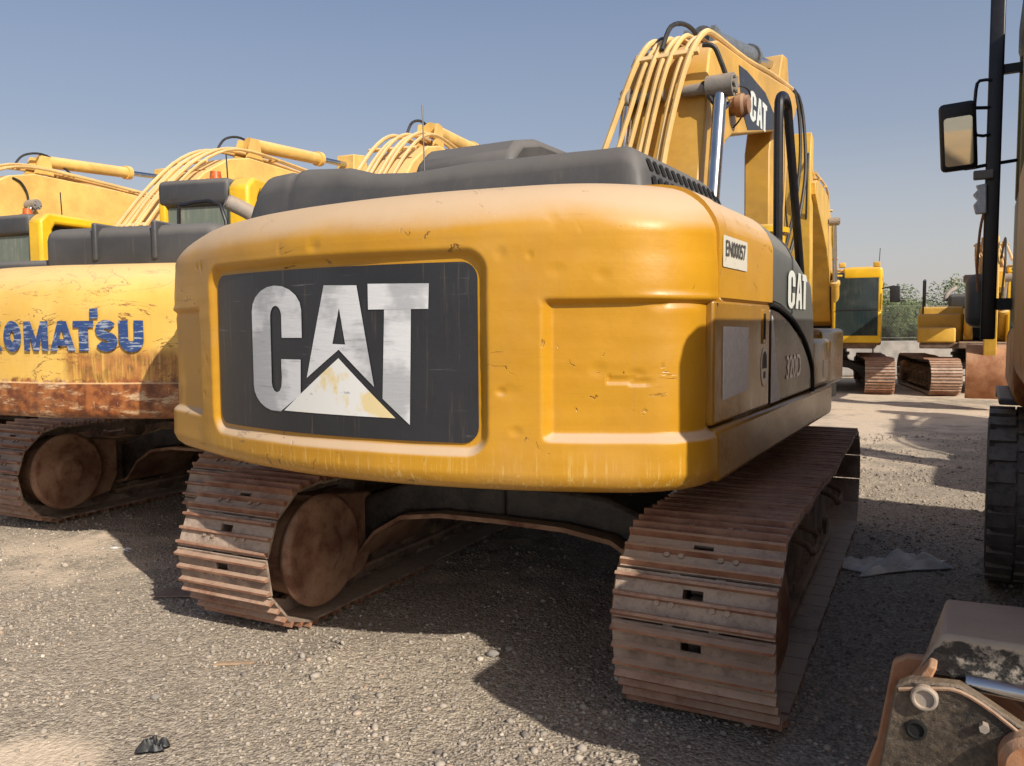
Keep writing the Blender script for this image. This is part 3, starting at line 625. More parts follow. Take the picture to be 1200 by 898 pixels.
def pebbles():
    bm = bmesh.new(); bmesh.ops.create_icosphere(bm, subdivisions=1, radius=1); base = np.array([v.co[:] for v in bm.verts]); tri = np.array([[v.index for v in f.verts] for f in bm.faces]); bm.free()
    N = 95000; rs = np.random.RandomState(3)
    # density falls with distance
    d = 1.9+9.5*rs.rand(N)**1.7; a = rs.uniform(-.72, .72, N); x = d*a; y = d
    cl = np.array([noise.noise(Vector((px*1.3, py*1.3, 7))) for px, py in zip(x, y)])
    keep = rs.rand(N) < .55+1.1*cl; x, y, d = x[keep], y[keep], d[keep]; N = len(x)
    patch = (np.hypot(x+1.75, y-2.7) < .6) & (rs.rand(N) < .85); x, y, d = x[~patch], y[~patch], d[~patch]; N = len(x)
    s = .0024+.0075*rs.rand(N)**2.6+.014*(rs.rand(N) > .965)*rs.rand(N); s *= (1+.05*(d-2))
    V = base[None]*s[:, None, None]*rs.uniform(.65, 1.3, (N, 1, 3))*(1+.25*rs.randn(N, len(base), 1)*.5)
    V[:, :, 2] *= .75
    th = rs.uniform(0, 2*PI, N); c, sn = np.cos(th)[:, None], np.sin(th)[:, None]
    X = V[:, :, 0]*c-V[:, :, 1]*sn; Y = V[:, :, 0]*sn+V[:, :, 1]*c; V[:, :, 0] = X+x[:, None]; V[:, :, 1] = Y+y[:, None]
    gz = np.array([gh(px, py) for px, py in zip(x, y)])-.012
    V[:, :, 2] += (gz+s*.25)[:, None]
    V = V.reshape(-1, 3); F = (tri[None]+(np.arange(N)*len(base))[:, None, None]).reshape(-1, 3)
    me = bpy.data.meshes.new('gravel'); me.vertices.add(len(V)); me.vertices.foreach_set('co', V.ravel()); me.loops.add(F.size); me.loops.foreach_set('vertex_index', F.ravel())
    me.polygons.add(len(F)); me.polygons.foreach_set('loop_start', np.arange(0, F.size, 3)); me.polygons.foreach_set('loop_total', np.full(len(F), 3)); me.update(); me.validate()
    me.materials.append(M['pebble']); o = bpy.data.objects.new('gravel', me); COL.objects.link(o); tag(o, 'loose grey gravel strewn over the yard', 'gravel', kind='stuff')
pebbles()

# ================================================================= MAIN MACHINE
TY, UY = 27.03, 30.05
A = empty('tracked_excavator', (.389, 4.966, 0), -R(TY), 'largest excavator, seen from behind, black decal panel with silver letters on its counterweight', 'excavator')
T0 = Matrix.Identity(4)
undercarriage(A, T0, g=1.172, w=.60, yr=-1.38)
TU = (Matrix.Translation((.389, 4.966, 0)) @ RZ(-R(TY))).inverted() @ Matrix.Translation((.655, 5.55, 0)) @ RZ(-R(UY))
YC, BB, W = -2.753, .383, 1.371
PX0, PX1, PZ0, PZ1 = -.775, .635, 1.105, 1.765
DENTS = [(random.uniform(-1.3, 1.3), random.uniform(1.0, 1.9), random.uniform(.012, .04), random.uniform(.5, 1.6), random.uniform(.002, .006)) for _ in range(46)]
def disp_main(x, z):
    d = .032*rrect(x, z, (PX0+PX1)/2, (PZ0+PZ1)/2, (PX1-PX0)/2+.03, (PZ1-PZ0)/2+.03, .07, -.018, .022)
    if x > 0: a = smooth(.862, .905, abs(x))
    else: a = smooth(.94, 1.0, abs(x))
    zz = smooth(1.115, 1.150, z)*(1-smooth(1.605, 1.628, z))
    d += .036*a*zz*(1 if x > 0 else .8)
    for dx_, dz_, r_, a_, h_ in DENTS:
        q_ = ((x-dx_)/r_/a_)**2+((z-dz_)/r_)**2
        if q_ < 1 and not (PX0-.05 < x < PX1+.05 and PZ0-.05 < z < PZ1+.05): d += h_*(1-q_)**2
    if x > 0 and abs(z-1.33+.1*(x-1.2)) < .012 and 1.08 < x < 1.22: d += .006
    return d
lev = [(.925, .5, .28), (.925, .11, .24), (.930, .07, .22), (.945, .032, .20), (.965, .012, .18), (.99, .002, .17)]
z = 1.0
while z < 1.86: lev.append((round(z, 4), .0, .16+.10*smooth(1.58, 1.66, z)+.05*smooth(1.66, 1.86, z))); z += .0075
lev += [(1.88, .004, .32), (1.895, .009, .33), (1.91, .015, .34), (1.93, .026, .35), (1.95, .040, .36), (1.97, .056, .38), (1.99, .076, .40), (2.01, .102, .41), (2.025, .132, .42), (2.037, .17, .44), (2.046, .22, .46), (2.051, .29, .48), (2.054, .37, .5), (2.055, .5, .5)]
cw = counterweight(lev, YC, BB, W, -2.16, disp_main, 'counterweight', M['yellow'], A, TU, 1.15, 200, .10, .018)
def onrear(x, z, off=0.): return (x, YC+BB*(x/W)**2+.032-off, z)
def rr_poly(x0, x1, z0, z1, r, n=6):
    P = []
    for cx, cz, a in ((x1-r, z1-r, 0), (x0+r, z1-r, 90), (x0+r, z0+r, 180), (x1-r, z0+r, 270)):
        for i in range(n+1): an = R(a+90*i/n); P.append((cx+r*math.cos(an), cz+r*math.sin(an)))
    return P
pp = rr_poly(PX0, PX1, PZ0, PZ1, .06)
dec = mk('decal_panel', flat_decal([(pp, [tuple(range(len(pp)))])], lambda x, z: onrear(x, z, .009)), M['decal_black'], cw, TU)
def arc(cx, cz, r, a0, a1, n=8, sx=1.): return [(cx+sx*r*math.cos(R(a0+(a1-a0)*i/n)), cz+r*math.sin(R(a0+(a1-a0)*i/n))) for i in range(n+1)]
# letter C as a ring of quads between outer and inner outlines
co = [(-.150, 1.491), (-.150, 1.60)]+arc(-.3125, 1.60, .105, 0, 180, 10, 1.55)+[(-.475, 1.29)]+arc(-.3125, 1.29, .105, 180, 255, 5, 1.55)+[(-.290, 1.187), (-.165, 1.262), (-.160, 1.403)]
ci = [(-.272, 1.491), (-.272, 1.575)]+arc(-.308, 1.575, .047, 0, 180, 10, .78)+[(-.345, 1.31)]+arc(-.312, 1.31, .045, 180, 330, 5, .75)+[(-.277, 1.33), (-.279, 1.36), (-.279, 1.403)]
n_ = min(len(co), len(ci)); co, ci = co[:n_-1]+[co[-1]], ci[:n_-1]+[ci[-1]]
LC = (co+ci, [(i, i+1, n_+i+1, n_+i) for i in range(n_-1)])
LA = ([(-.023, 1.696), (.14, 1.691), (.213, 1.304), (.047, 1.445), (-.127, 1.33), (.053, 1.607), (.016, 1.467), (.080, 1.465)],
      [(0, 5, 6, 4), (4, 6, 3), (6, 7, 3), (7, 2, 3), (1, 2, 7, 5), (0, 1, 5)])
LT = ([(.192, 1.695), (.452, 1.690), (.448, 1.597), (.378, 1.597), (.366, 1.165), (.250, 1.26), (.264, 1.597), (.192, 1.598)], [(0, 1, 2, 7), (6, 3, 4, 5)])
mk('lettering', flat_decal([LC, LA, LT], lambda x, z: onrear(x, z, .013)), M['decal_white'], dec, TU)
mk('triangle_mark', flat_decal([([(.045, 1.412), (-.268, 1.192), (.305, 1.188)], [(0, 1, 2)])], lambda x, z: onrear(x, z, .013)), M['tri_white'], dec, TU)

# side shells of the house
def ztop(y): return 2.068-.05*smooth(-1.3, -.7, y)-.17*smooth(-.85, -.28, y)-.30*max(0, (y+.36)/.16)**2 if y > -1.3 else 2.068
def shell_pt(s, y, t, zb, xin=.85):
    zt = ztop(y); W2 = 1.371
    zm = min(1.64, zt-.2)
    if t < .35: return (s*W2, y, zb+(zm-zb)*t/.35)
    KZ = [0, .554, .627, .723, .82, .89, .94, .976, .988, 1.]; KI = [0, 0, .010, .030, .062, .100, .15, .23, .33, .5]
    a = (t-.35)/.65*(len(KZ)-1); i = min(int(a), len(KZ)-2); f = a-i
    k = KZ[i]+(KZ[i+1]-KZ[i])*f; ins = KI[i]+(KI[i+1]-KI[i])*f
    return (s*(W2-ins), y, zm+(zt-zm)*k)
def shell(s, ys, zbf, nt=44):
    V = []; n = nt+1
    for y in ys:
        for j in range(n): V.append(shell_pt(s, y, j/nt, zbf(y)))
    for y in ys:                                            # inner skin gives it thickness
        for j in range(n):
            x, yy, z = shell_pt(s, y, j/nt, zbf(y)); V.append((x-s*.02, yy, z-.012))
    k = len(ys); F = [(i*n+j, (i+1)*n+j, (i+1)*n+j+1, i*n+j+1) for i in range(k-1) for j in range(nt)]
    o = k*n; F += [(o+i*n+j, o+i*n+j+1, o+(i+1)*n+j+1, o+(i+1)*n+j) for i in range(k-1) for j in range(nt)]
    F += [(i*n, o+i*n, o+(i+1)*n, (i+1)*n) for i in range(k-1)]
    for i in (0, k-1): F += [(i*n+j, i*n+j+1, o+i*n+j+1, o+i*n+j) for j in range(nt)]
    if s < 0: F = [f[::-1] for f in F]
    return MB().add(V, F)
arcp = [(-1.28, 1.632), (-1.1, 1.618), (-.85, 1.575), (-.65, 1.52), (-.463, 1.453), (-.33, 1.38), (-.228, 1.302), (-.205, 1.25), (-.191, 1.15)]
def arcz(y):
    return float(np.interp(y, [p[0] for p in arcp], [p[1] for p in arcp]))
for s in (-1, 1):
    if s > 0:
        sh = mk('upper_side_cover', shell(s, np.linspace(-2.155, -1.272, 20), lambda y: 1.632), M['yellow'], A, TU, ang=50)
        bd = mk('grey_side_cover', shell(s, np.concatenate([np.linspace(-1.266, -.4, 24), np.linspace(-.38, -.195, 14)]), lambda y: arcz(y)+.012), M['band'], A, TU, ang=50)
        # groove in the band
        mk('panel_seam', MB().tube([tuple(Vector(shell_pt(1, -.84, t/20, arcz(-.84)+.012))+Vector((.0015, 0, .001))) for t in range(21)], .006, 6, 1), M['seal'], bd, TU)
    else:
        mk('side_cover', shell(s, np.linspace(-2.155, -.45, 20), lambda y: 1.15), M['yellow'], A, TU, ang=50)
def on_side(y, z, off=.004):                                # point on the curved upper cover
    best = None
    for k in range(141):
        p = shell_pt(1, y, k/140, 1.632)
        if best is None or abs(p[2]-z) < abs(best[2]-z): best = p
    q = shell_pt(1, y, .5, 1.632)
    return (best[0]+off, y, z+off*.3)
pst = rr_poly(-2.12, -1.765, 1.745, 1.862, .006, 1)
stk_ = mk('sticker', flat_decal([(pst, [tuple(range(len(pst)))])], lambda y, z: on_side(y, z+.0*(y), .004)), M['sticker'], sh, TU)
v, f = fit_text('EN00057', -2.09, -1.80, 1.785, 1.846, .015)
mk('lettering', flat_decal([(v, f)], lambda y, z: on_side(y, z, .007)), M['ink'], stk_, TU)
CX0, CX1, CZ0, CZ1 = -.475, .452, 1.165, 1.71
def catpolys(x0, x1, z0, z1):
    out = []
    LT2 = ([(.192, 1.695), (.452, 1.690), (.448, 1.597), (.378, 1.597), (.372, 1.19), (.262, 1.19), (.264, 1.597), (.192, 1.598)], [(0, 1, 2, 7), (6, 3, 4, 5)])
    LA2 = ([(-.010, 1.696), (.11, 1.691), (.200, 1.19), (.090, 1.19), (-.120, 1.19), (.050, 1.58), (.020, 1.41), (.080, 1.41), (.00, 1.19), (.015, 1.31), (.080, 1.31)],
        [(0, 5, 6, 4), (4, 6, 9, 8), (6, 7, 10, 9), (7, 2, 3, 10), (1, 2, 7, 5), (0, 1, 5)])
    for v, f in (LC, LA2, LT2): out.append(([(x0+(p[0]-CX0)/(CX1-CX0)*(x1-x0), z0+(p[1]-CZ0)/(CZ1-CZ0)*(z1-z0)) for p in v], f))
    return out
mk('lettering', flat_decal(catpolys(-.97, -.47, 1.60, 1.80), lambda y, z: on_side(y, z, .008)), M['white_txt'], bd, TU)
# doors
X1 = 1.364
dr = mk('side_door', MB().prism([(-2.19, 1.158), (-1.295, 1.158), (-1.295, 1.622), (-2.19, 1.622)], X1-.04, X1), M['side_yellow'], A, TU, bevel=.012)
poly = [(-1.275, 1.158)]+[(-.215, 1.158)]+[(y, z-.028) for y, z in arcp[::-1][1:]]
poly = [(-1.275, 1.158), (-.222, 1.158), (-.228, 1.235), (-.252, 1.285), (-.35, 1.355), (-.48, 1.425), (-.66, 1.493), (-.86, 1.548), (-1.1, 1.592), (-1.275, 1.605)]
dd = mk('curved_door', MB().prism(poly, X1-.04, X1+.001), M['door_dark'], A, TU, bevel=.012)
mk('door_seal', MB().tube([(X1+.002, y, z-.006) for y, z in arcp], .013, 8, 3), M['seal'], dd, TU)
mk('grille_patch', MB().prism([(-2.07, 1.245), (-1.70, 1.262), (-1.70, 1.52), (-2.07, 1.525)], X1+.0005, X1+.005, 'x'), M['foam'], dr, TU)
b = MB(); b.rbox(X1-.01, X1+.004, -1.455, -1.375, 1.445, 1.60, .008)
lt = mk('door_latch', b, M['side_yellow'], dr, TU)
mk('latch_slot', MB().box(X1+.003, X1+.006, -1.43, -1.40, 1.465, 1.58), M['void'], lt, TU)
def ell(cy, cz, ry, rz, n=24): return [(cy+ry*math.cos(2*PI*i/n), cz+rz*math.sin(2*PI*i/n)) for i in range(n)]
ov = mk('warning_sticker', MB().prism(ell(-1.40, 1.34, .06, .088), X1+.0005, X1+.003), M['sticker'], dr, TU)
mk('sticker_print', MB().prism([(-1.445, 1.335), (-1.355, 1.335), (-1.36, 1.39), (-1.385, 1.41), (-1.415, 1.41), (-1.44, 1.385)], X1+.003, X1+.004).box(X1+.003, X1+.004, -1.42, -1.38, 1.29, 1.32), M['ink'], ov, TU)
mk('white_stripe', MB().prism([(-1.262, 1.165), (-1.07, 1.165), (-1.235, 1.56), (-1.262, 1.575)], X1+.0015, X1+.003), M['foam'], dd, TU)
v, f = fit_text('320D', -.93, -.56, 1.255, 1.375, .01)
mk('lettering', MB().add([(X1+.005, p[0], p[1]) for p in v], f), simple('white_door_lettering', (.85, .85, .82), .25, var=.15), dd, TU)
b = MB(); b.prism([(-2.16, .965), (-2.13, .938), (.46, .952), (.50, .98), (.50, 1.145), (-2.16, 1.145)], X1-.12, X1+.008)
mk('lower_side_rail', b, M['side_yellow'], A, TU, bevel=.028)
b = MB(); b.rbox(.85, X1+.004, -.185, .475, 1.15, 1.44, .03)
mk('tool_box', b, M['side_yellow'], A, TU)
mk('sticker', MB().box(X1+.0045, X1+.006, .16, .33, 1.20, 1.31), M['sticker'], bpy.data.objects[-1] if False else A, TU)
b = MB(); b.box(-1.3, 1.24, -2.3, 1.6, .972, 1.10); b.box(-.5, .5, -2.2, 2.0, .975, 1.3); b.box(-1.36, -.5, -2.15, -.3, .98, 1.16)
mk('revolving_frame', b, M['grease'], A, TU, bevel=.02)
b = MB(); b.rbox(-.95, .95, -2.2, -.25, 1.2, 1.99, .05); mk('engine_housing', b, M['hood'], A, TU)
b = MB(); b.rbox(.45, 1.30, .5, 1.5, 1.1, 1.5, .04); b.rbox(.45, 1.30, -.17, .45, 1.1, 1.44, .03); mk('fuel_tank', b, M['side_yellow'], A, TU)

# hood : rounded moulded cover with a hump on the left
def hood_surface():
    xs = np.linspace(-1.24, 1.02, 110); ys = np.linspace(-2.02, -.60, 60); V = []
    def top(x):
        return np.interp(x, [-1.24, -1.1, -.86, -.57, -.41, -.2, .14, .78, 1.02], [2.30, 2.345, 2.355, 2.335, 2.29, 2.275, 2.285, 2.275, 2.275])
    for y in ys:
        for x in xs:
            ex = min(x+1.24, 1.02-x); ey = min(y+2.02, -.60-y)
            rx = .12; a = 1-max(0, 1-ex/rx)**2.4; c = 1-max(0, 1-ey/(.10 if y < -1.3 else .42))**2.4
            z0 = 2.02; zt = float(top(x)); zz = z0+(zt-z0)*(max(a, 0)**.55)*(max(c, 0)**.55)
            if -.62 < x+.35 < -.58+.0: zz -= .0
            g = abs(x+.93); zz -= .022*max(0, 1-g/.035)*(ex > .1)
            V.append((x, y, zz+.003*noise.noise(Vector((x*3, y*3, 1)))))
    n = len(xs); F = [(j*n+i, j*n+i+1, (j+1)*n+i+1, (j+1)*n+i) for j in range(len(ys)-1) for i in range(n-1)]
    # vertical skirts
    return V, F, n, len(ys)
V, F, n, k = hood_surface()
# push the rim outwards so that the walls stand nearly upright
V = [((-1.13+(x+1.13)*1., y, z)) for x, y, z in V]
hb = MB().add(V, F)
hood = mk('engine_hood', hb, M['hood'], A, TU, ang=70)
def hood_z(x, y):
    top = float(np.interp(x, [-1.24, -1.1, -.86, -.57, -.41, -.2, .14, .78, 1.02], [2.30, 2.345, 2.355, 2.335, 2.29, 2.275, 2.285, 2.275, 2.275]))
    ex = min(x+1.24, 1.02-x); ey = min(y+2.02, -.60-y)
    a_ = 1-max(0, 1-ex/.12)**2.4; c_ = 1-max(0, 1-ey/(.10 if y < -1.3 else .42))**2.4
    return 2.02+(top-2.02)*(max(a_, 0)**.55)*(max(c_, 0)**.55)
gr = MB()
for e0, e1 in ((.004, .016), (.022, .044)):
    for c_ in range(14):
        y = -1.88+c_*.078; P4 = []
        for yy, ee in ((y, e1), (y+.046, e1), (y+.046, e0), (y, e0)):
            P4.append((1.02-ee+.005, yy, hood_z(1.02-ee, yy)+.004))
        gr.add(P4, [(0, 1, 2, 3)])
mk('vent_grille', gr, M['void'], hood, TU)
b = MB(); b.rbox(-.55, -.30, -2.27, -2.17, 2.03, 2.085, .008); mk('lifting_lug', b, M['boom_yellow'], cw, TU)
b = MB()
for x in (-.83, -.75, -.68): mk('bolt', MB().cyl((x, -2.22, 2.03), (x, -2.22, 2.085), .018, n=8), M['grey_steel'], cw, TU)
for x in (.38, .45, .52): mk('bolt', MB().cyl((x, -2.22, 2.03), (x, -2.22, 2.095), .014, n=8), M['grey_steel'], cw, TU)
mk('hinge_plate', MB().box(-.85, -.66, -2.25, -2.19, 2.03, 2.062), M['grey_steel'], cw, TU); mk('hinge_plate', MB().box(.36, .56, -2.26, -2.19, 2.03, 2.068), M['grey_steel'], cw, TU)
b = MB(); b.lathe((1.02, .05, 1.92), (0, 0, 1), [(0, .13), (.16, .13), (.17, .155), (.20, .155), (.205, .12), (.22, .10)], 24)
mk('air_cleaner_pot', b, M['cab_yellow'], A, TU)
# cab
b = MB(); prof = [(-.35, 1.1), (-.35, 2.2), (-.22, 2.72), (-.08, 2.84), (.2, 2.90), (.8, 2.90), (1.02, 2.8), (1.15, 2.5), (1.25, 1.9), (1.25, 1.1)]
b.prism(prof, -1.45, -.62)
cb = mk('cab_body', b, M['hood'], A, TU, bevel=.06)
mk('rear_window', MB().prism([(-.352, 2.02), (-.225, 2.62), (-.232, 2.64), (-.36, 2.02)], -1.36, -.72), M['glass'], cb, TU)
mk('side_window', MB().prism([(-.2, 2.0), (-.1, 2.7), (.9, 2.74), (1.1, 2.3), (1.12, 1.9)], -.622, -.614), M['glass'], cb, TU)
mk('grab_handle', MB().tube([(-1.5, -.36, 2.15), (-1.54, -.42, 2.42), (-1.45, -.45, 2.45), (-1.2, -.42, 2.37)], .02, 8, 3), M['black_rail'], cb, TU)
mk('antenna', MB().cyl((-1.25, -.36, 2.42), (-1.25, -.36, 2.46), .03, n=10).cyl((-1.25, -.36, 2.45), (-1.31, -.30, 3.12), .005, n=6), M['black_rail'], cb, TU)
mk('handrail', MB().tube([(1.2, -.38, 1.93), (1.2, -.40, 2.4), (1.2, -.41, 2.70), (1.2, -.38, 2.79), (1.2, -.28, 2.82), (1.2, -.19, 2.79), (1.2, -.14, 2.70), (1.2, .06, 2.3), (1.2, .30, 1.8), (1.2, .34, 1.45)], .026, 10, 4), M['black_rail'], A, TU)
PA = dict(boom=[(.5, 1.4), (.70, 2.0), (.91, 2.69), (1.06, 3.2), (1.10, 3.45), (1.15, 3.62), (1.24, 3.72), (1.36, 3.765), (2.4, 3.86), (4.05, 4.06), (4.35, 4.07), (4.5, 3.95), (4.3, 3.76), (3.35, 3.46), (2.4, 3.25), (1.8, 3.12), (1.6, 3.02), (1.5, 2.85), (1.3, 2.3), (1.05, 1.5), (.8, 1.3)],
    pipe=[(.42, 1.7), (.64, 2.2), (.80, 2.72), (.93, 3.15), (1.0, 3.46), (1.08, 3.64), (1.22, 3.77), (1.5, 3.82), (2.4, 3.89), (3.4, 4.02), (4.4, 4.11)],
    clamp=[(.80, 2.62, R(72), -.44, .12), (1.05, 3.60, R(55), -.22, .27), (2.6, 3.92, R(6), -.22, .27)], px=((-.50, .09), (-.17, .275)), bow=.05, pz=(2.3, 3.78), sw=.42,
    lift=[(.74, 1.95), (1.02, 3.31)], lx=-.03, liftsplit=.12, cylmat=M['grey_steel'], armcyl=[(2.0, 4.03), (4.75, 4.52)], armsplit=.62, armmat=M['cyl_grey'],
    stick=[(4.62, 4.60), (4.86, 4.62), (5.05, 4.1), (4.95, 3.4), (4.70, 2.2), (4.35, 1.0), (4.15, 1.0), (4.05, 2.4), (4.02, 3.4), (4.25, 3.95)], hr=.019,
    hoses=[[(.0, 1.05, 3.66), (.02, 1.2, 3.88), (.06, 1.5, 3.97), (.06, 1.95, 3.95)], [(-.1, 1.1, 3.68), (-.1, 1.35, 3.85), (-.05, 1.7, 3.88), (.0, 1.95, 3.92)], [(.1, 4.1, 4.15), (.30, 4.5, 4.15), (.38, 4.55, 3.6), (.38, 4.35, 2.9), (.3, 4.15, 2.3)], [(.15, 4.1, 4.15), (.34, 4.6, 4.1), (.42, 4.65, 3.4), (.40, 4.5, 2.8), (.3, 4.2, 2.1)],
           [(-.1, 4.0, 4.1), (-.30, 3.7, 3.4), (-.34, 3.4, 3.0), (-.3, 3.4, 2.5), (-.2, 3.6, 2.1)], [(.34, .98, 3.62), (.42, 1.0, 3.6), (.46, 1.05, 3.5), (.5, 1.12, 3.36)], [(.34, 1.0, 3.35), (.42, .98, 3.2), (.48, 1.02, 3.14), (.5, 1.12, 3.2)]],
    bucket=(4.0, .62))
front_end(A, TU, PA, M['boom_yellow'], M['hose_yellow'], hw=.325, x0=.025, pipes=7)
b = MB(); b.cyl((.34, 1.75, 3.34), (.50, 1.75, 3.34), .075, n=18); b.lathe((.40, 1.75, 3.34), (1, 0, 0), [(0, .05), (0, .095), (.05, .10), (.07, .085), (.07, .03)], 16); mk('greasy_pin', b, M['drive'], A, TU)
mk('grease_line', MB().tube([(.36, 1.5, 3.42), (.46, 1.62, 3.46), (.50, 1.75, 3.44), (.47, 1.86, 3.38), (.40, 1.85, 3.25), (.36, 1.8, 3.18)], .008, 6, 4), M['hose'], A, TU)
bo = [c for c in A.children if c.name.startswith('boom')][0]
dpoly = [(1.98, 3.74), (2.25, 3.76), (2.95, 3.74), (3.35, 3.62), (3.32, 3.47), (2.30, 3.26), (2.08, 3.40)]
bd2 = mk('decal_panel', MB().prism(dpoly, .3505, .354), M['decal_black'], bo, TU)
lm = MB()
for v, f in catpolys(2.36, 3.02, 3.36, 3.64): lm.add([(.3555, p[0], p[1]) for p in v], f)
mk('lettering', lm, M['white_txt'], bd2, TU)

# ================================================================= NEIGHBOURS
GR = 'excavators parked in a row to the left'
B_, TB = generic('tracked_excavator', (-2.15, 7.5), 27, 15, 'pale scratched yellow excavator with blue lettering and rust on its counterweight', GR, M['pale_yellow'], M['pale_boom'], M['pale_yellow'], M['cab_yellow'], M['hood'], M['hood'], text=True, g=1.2, tx=.1, bx=.15, P=shiftP(FAR, .45, -.22))
C_, TC = generic('tracked_excavator', (-5.45, 9.75), 24, 22, 'excavator whose bright yellow cab shows just behind the blue lettered machine', GR, M['pale_yellow'], M['pale_boom'], M['pale_yellow'], M['cab_yellow'], M['hood'], M['hood'], detail=False, bx=.2, P=shiftP(FAR, .1, .0))
D_, TD = generic('tracked_excavator', (-9.1, 10.9), 24, 22, 'excavator farthest left, only its raised pale boom is in view', GR, M['pale_yellow'], M['pale_boom'], M['pale_yellow'], M['cab_yellow'], M['hood'], M['hood'], detail=False)
GF = 'excavators facing the camera across the yard'
FARF = dict(FAR)
E_, TE = generic('tracked_excavator', (7.6, 20.0), 200, 205, 'distant excavator facing us with a large dark front windscreen', GF, M['far_yellow'], M['far_yellow'], M['far_yellow'], M['cab_yellow'], M['cab_yellow'], M['hood'], g=1.19, cabgl=M['glass'], detail=False, P=shiftP(FAR, .2, .15, .92), bhw=.30, cabtop=2.78)
F_, TF = generic('tracked_excavator', (10.9, 18.8), 196, 209, 'distant excavator facing us with stacked yellow tool boxes and a tall handrail', GF, M['far_yellow'], M['far_yellow'], M['far_yellow'], M['cab_yellow'], M['cab_yellow'], M['hood'], g=1.19, cabgl=M['glass'], detail=False, P=FLOW, bhw=.2, cabtop=2.78)

M['orange_yellow'] = paint('sunburnt_orange_paint', (.58, .27, .035), dust=.5, streak=.5, rust=.35, rustz=(1.1, 1.7), rough=.45)
M['olive'] = paint('dull_cab_paint', (.20, .165, .05), dust=.3, streak=.3, rough=.4)
# ---- wheeled machine on the right
G = empty('wheeled_excavator', (3.5, 3.28, 0), -R(30), 'wheeled excavator cut by the right edge, mirror and dusty tyres beside the gap', 'excavator')
b = MB(); b.rbox(-1.25, 1.25, -2.34, .34, 1.22, 2.36, .12); mk('engine_housing', b, M['orange_yellow'], G)
b = MB(); b.rbox(-.18, 1.25, .36, 1.9, 1.22, 1.95, .08); mk('front_housing', b, M['orange_yellow'], G)
b = MB(); b.rbox(-1.24, -.2, .37, 2.05, 1.08, 1.52, .08); mk('cab_base', b, M['orange_yellow'], G)
b = MB(); b.rbox(-1.25, 1.25, -2.27, -1.62, .30, 1.20, .06); mk('low_shade_block', b, M['orange_yellow'], G)  # added block out of view, stops sun passing under the housing
b = MB(); b.rbox(-1.25, -.85, -1.60, -1.52, .5, 1.1, .02); b.box(-1.15, 1.15, -2.1, 1.9, 1.08, 1.22); b.box(-.45, .45, -2.1, 2.2, .62, 1.08); b.lathe((0, 0, .9), (0, 0, 1), [(0, .6), (.2, .6)], 30)
mk('chassis', b, M['grease'], G, bevel=.02)
cab(G, Matrix.Identity(4), -1.22, -.25, .42, 2.0, 1.5, 3.55, M['olive'], M['black'], M['glass'], post=M['olive'])
front_end(G, Matrix.Identity(4), shiftP(FAR, 0, .1, .8), M['orange_yellow'], M['hose_yellow'], x0=.3)
b = MB(); b.rbox(-1.25, 1.25, -2.64, -2.28, 1.12, 1.56, .05); mk('tail_shade_block', b, M['orange_yellow'], G)  # added block out of view, casts shade on the near right track
def tyre(x, y, r=.52, w=.28):
    b = MB(); pr = [(0, r*.56), (.0, r*.86), (.035, r*.95), (w*.5, r*.965), (w-.035, r*.95), (w, r*.86), (w, r*.56), (w*.7, r*.5), (w*.3, r*.5)]
    b.lathe((x, y, r), (1, 0, 0), pr, 48)
    for k in range(26):
        for s, ph in ((0, 0), (1, .5)):
            a = 2*PI*(k+ph)/26; Tt = Matrix.Translation((x+(.005 if s == 0 else w*.52), y, r)) @ Matrix.Rotation(a, 4, 'X') @ Matrix.Translation((0, 0, r*.95))
            b.box(0, w*.46, -.04, .04, -.03, r*.042, Tt)
    return b
for y in (-.98, 1.02):
    for x in (-1.34 if y > 0 else -1.20, -.90 if y > 0 else -.84, .62, .95):
        t_ = mk('wheel', tyre(x, y), M['rubber'], G, ang=40)
        b = MB(); b.lathe((x+.05, y, .52), (1, 0, 0), [(0, .08), (0, .16), (.02, .27), (.0, .30), (.18, .30), (.16, .2), (.16, .08)], 32); mk('rim', b, M['grey_steel'], t_)
    mk('axle', MB().cyl((-1.2, y, .52), (1.2, y, .52), .1, n=18).box(-.3, .3, y-.2, y+.2, .36, .70), M['grease'], G, bevel=.02)
b = MB(); b.prism([(.50, 1.09), (.52, 1.125), (1.58, 1.125), (1.66, 1.06), (1.64, 1.04), (1.56, 1.09)], -1.30, -.9); b.box(-1.10, -1.0, .55, .62, .7, 1.09); mk('fender', b, M['grease'], G, bevel=.01)
b = MB(); b.rbox(-1.40, -1.31, 1.86, 1.96, 1.42, 3.95, .012); gp = mk('guard_post', b, M['black_rail'], G)
b = MB(); b.box(-1.32, -1.2, 1.89, 1.93, 3.2, 3.26); mk('post_bracket', b, M['black'], gp)
b = MB(); b.box(-1.32, -1.2, 1.89, 1.93, 1.62, 1.70); mk('post_bracket', b, M['black'], gp)
b = MB(); b.tube([(-1.38, 1.86, 3.16), (-1.45, 1.84, 3.16), (-1.47, 1.83, 3.10), (-1.475, 1.83, 2.92), (-1.46, 1.83, 2.80), (-1.38, 1.86, 2.80)], .011, 8, 2); mk('grab_handle', b, M['black_rail'], gp)
mr = mk('mirror_arm', MB().tube([(-1.38, 1.87, 2.98), (-1.50, 1.83, 2.985), (-1.56, 1.80, 2.985)], .012, 8, 2), M['black_rail'], gp)
mk('mirror_arm', MB().tube([(-1.2, 1.95, 2.63), (-1.40, 1.87, 2.60), (-1.52, 1.82, 2.58), (-1.58, 1.79, 2.61)], .012, 8, 2), M['black_rail'], gp)
TM = Matrix.Translation((-1.565, 1.775, 2.79)) @ Matrix.Rotation(R(-4), 4, 'Y') @ Matrix.Rotation(R(5.5), 4, 'Z') @ Matrix.Rotation(R(9.5), 4, 'X')
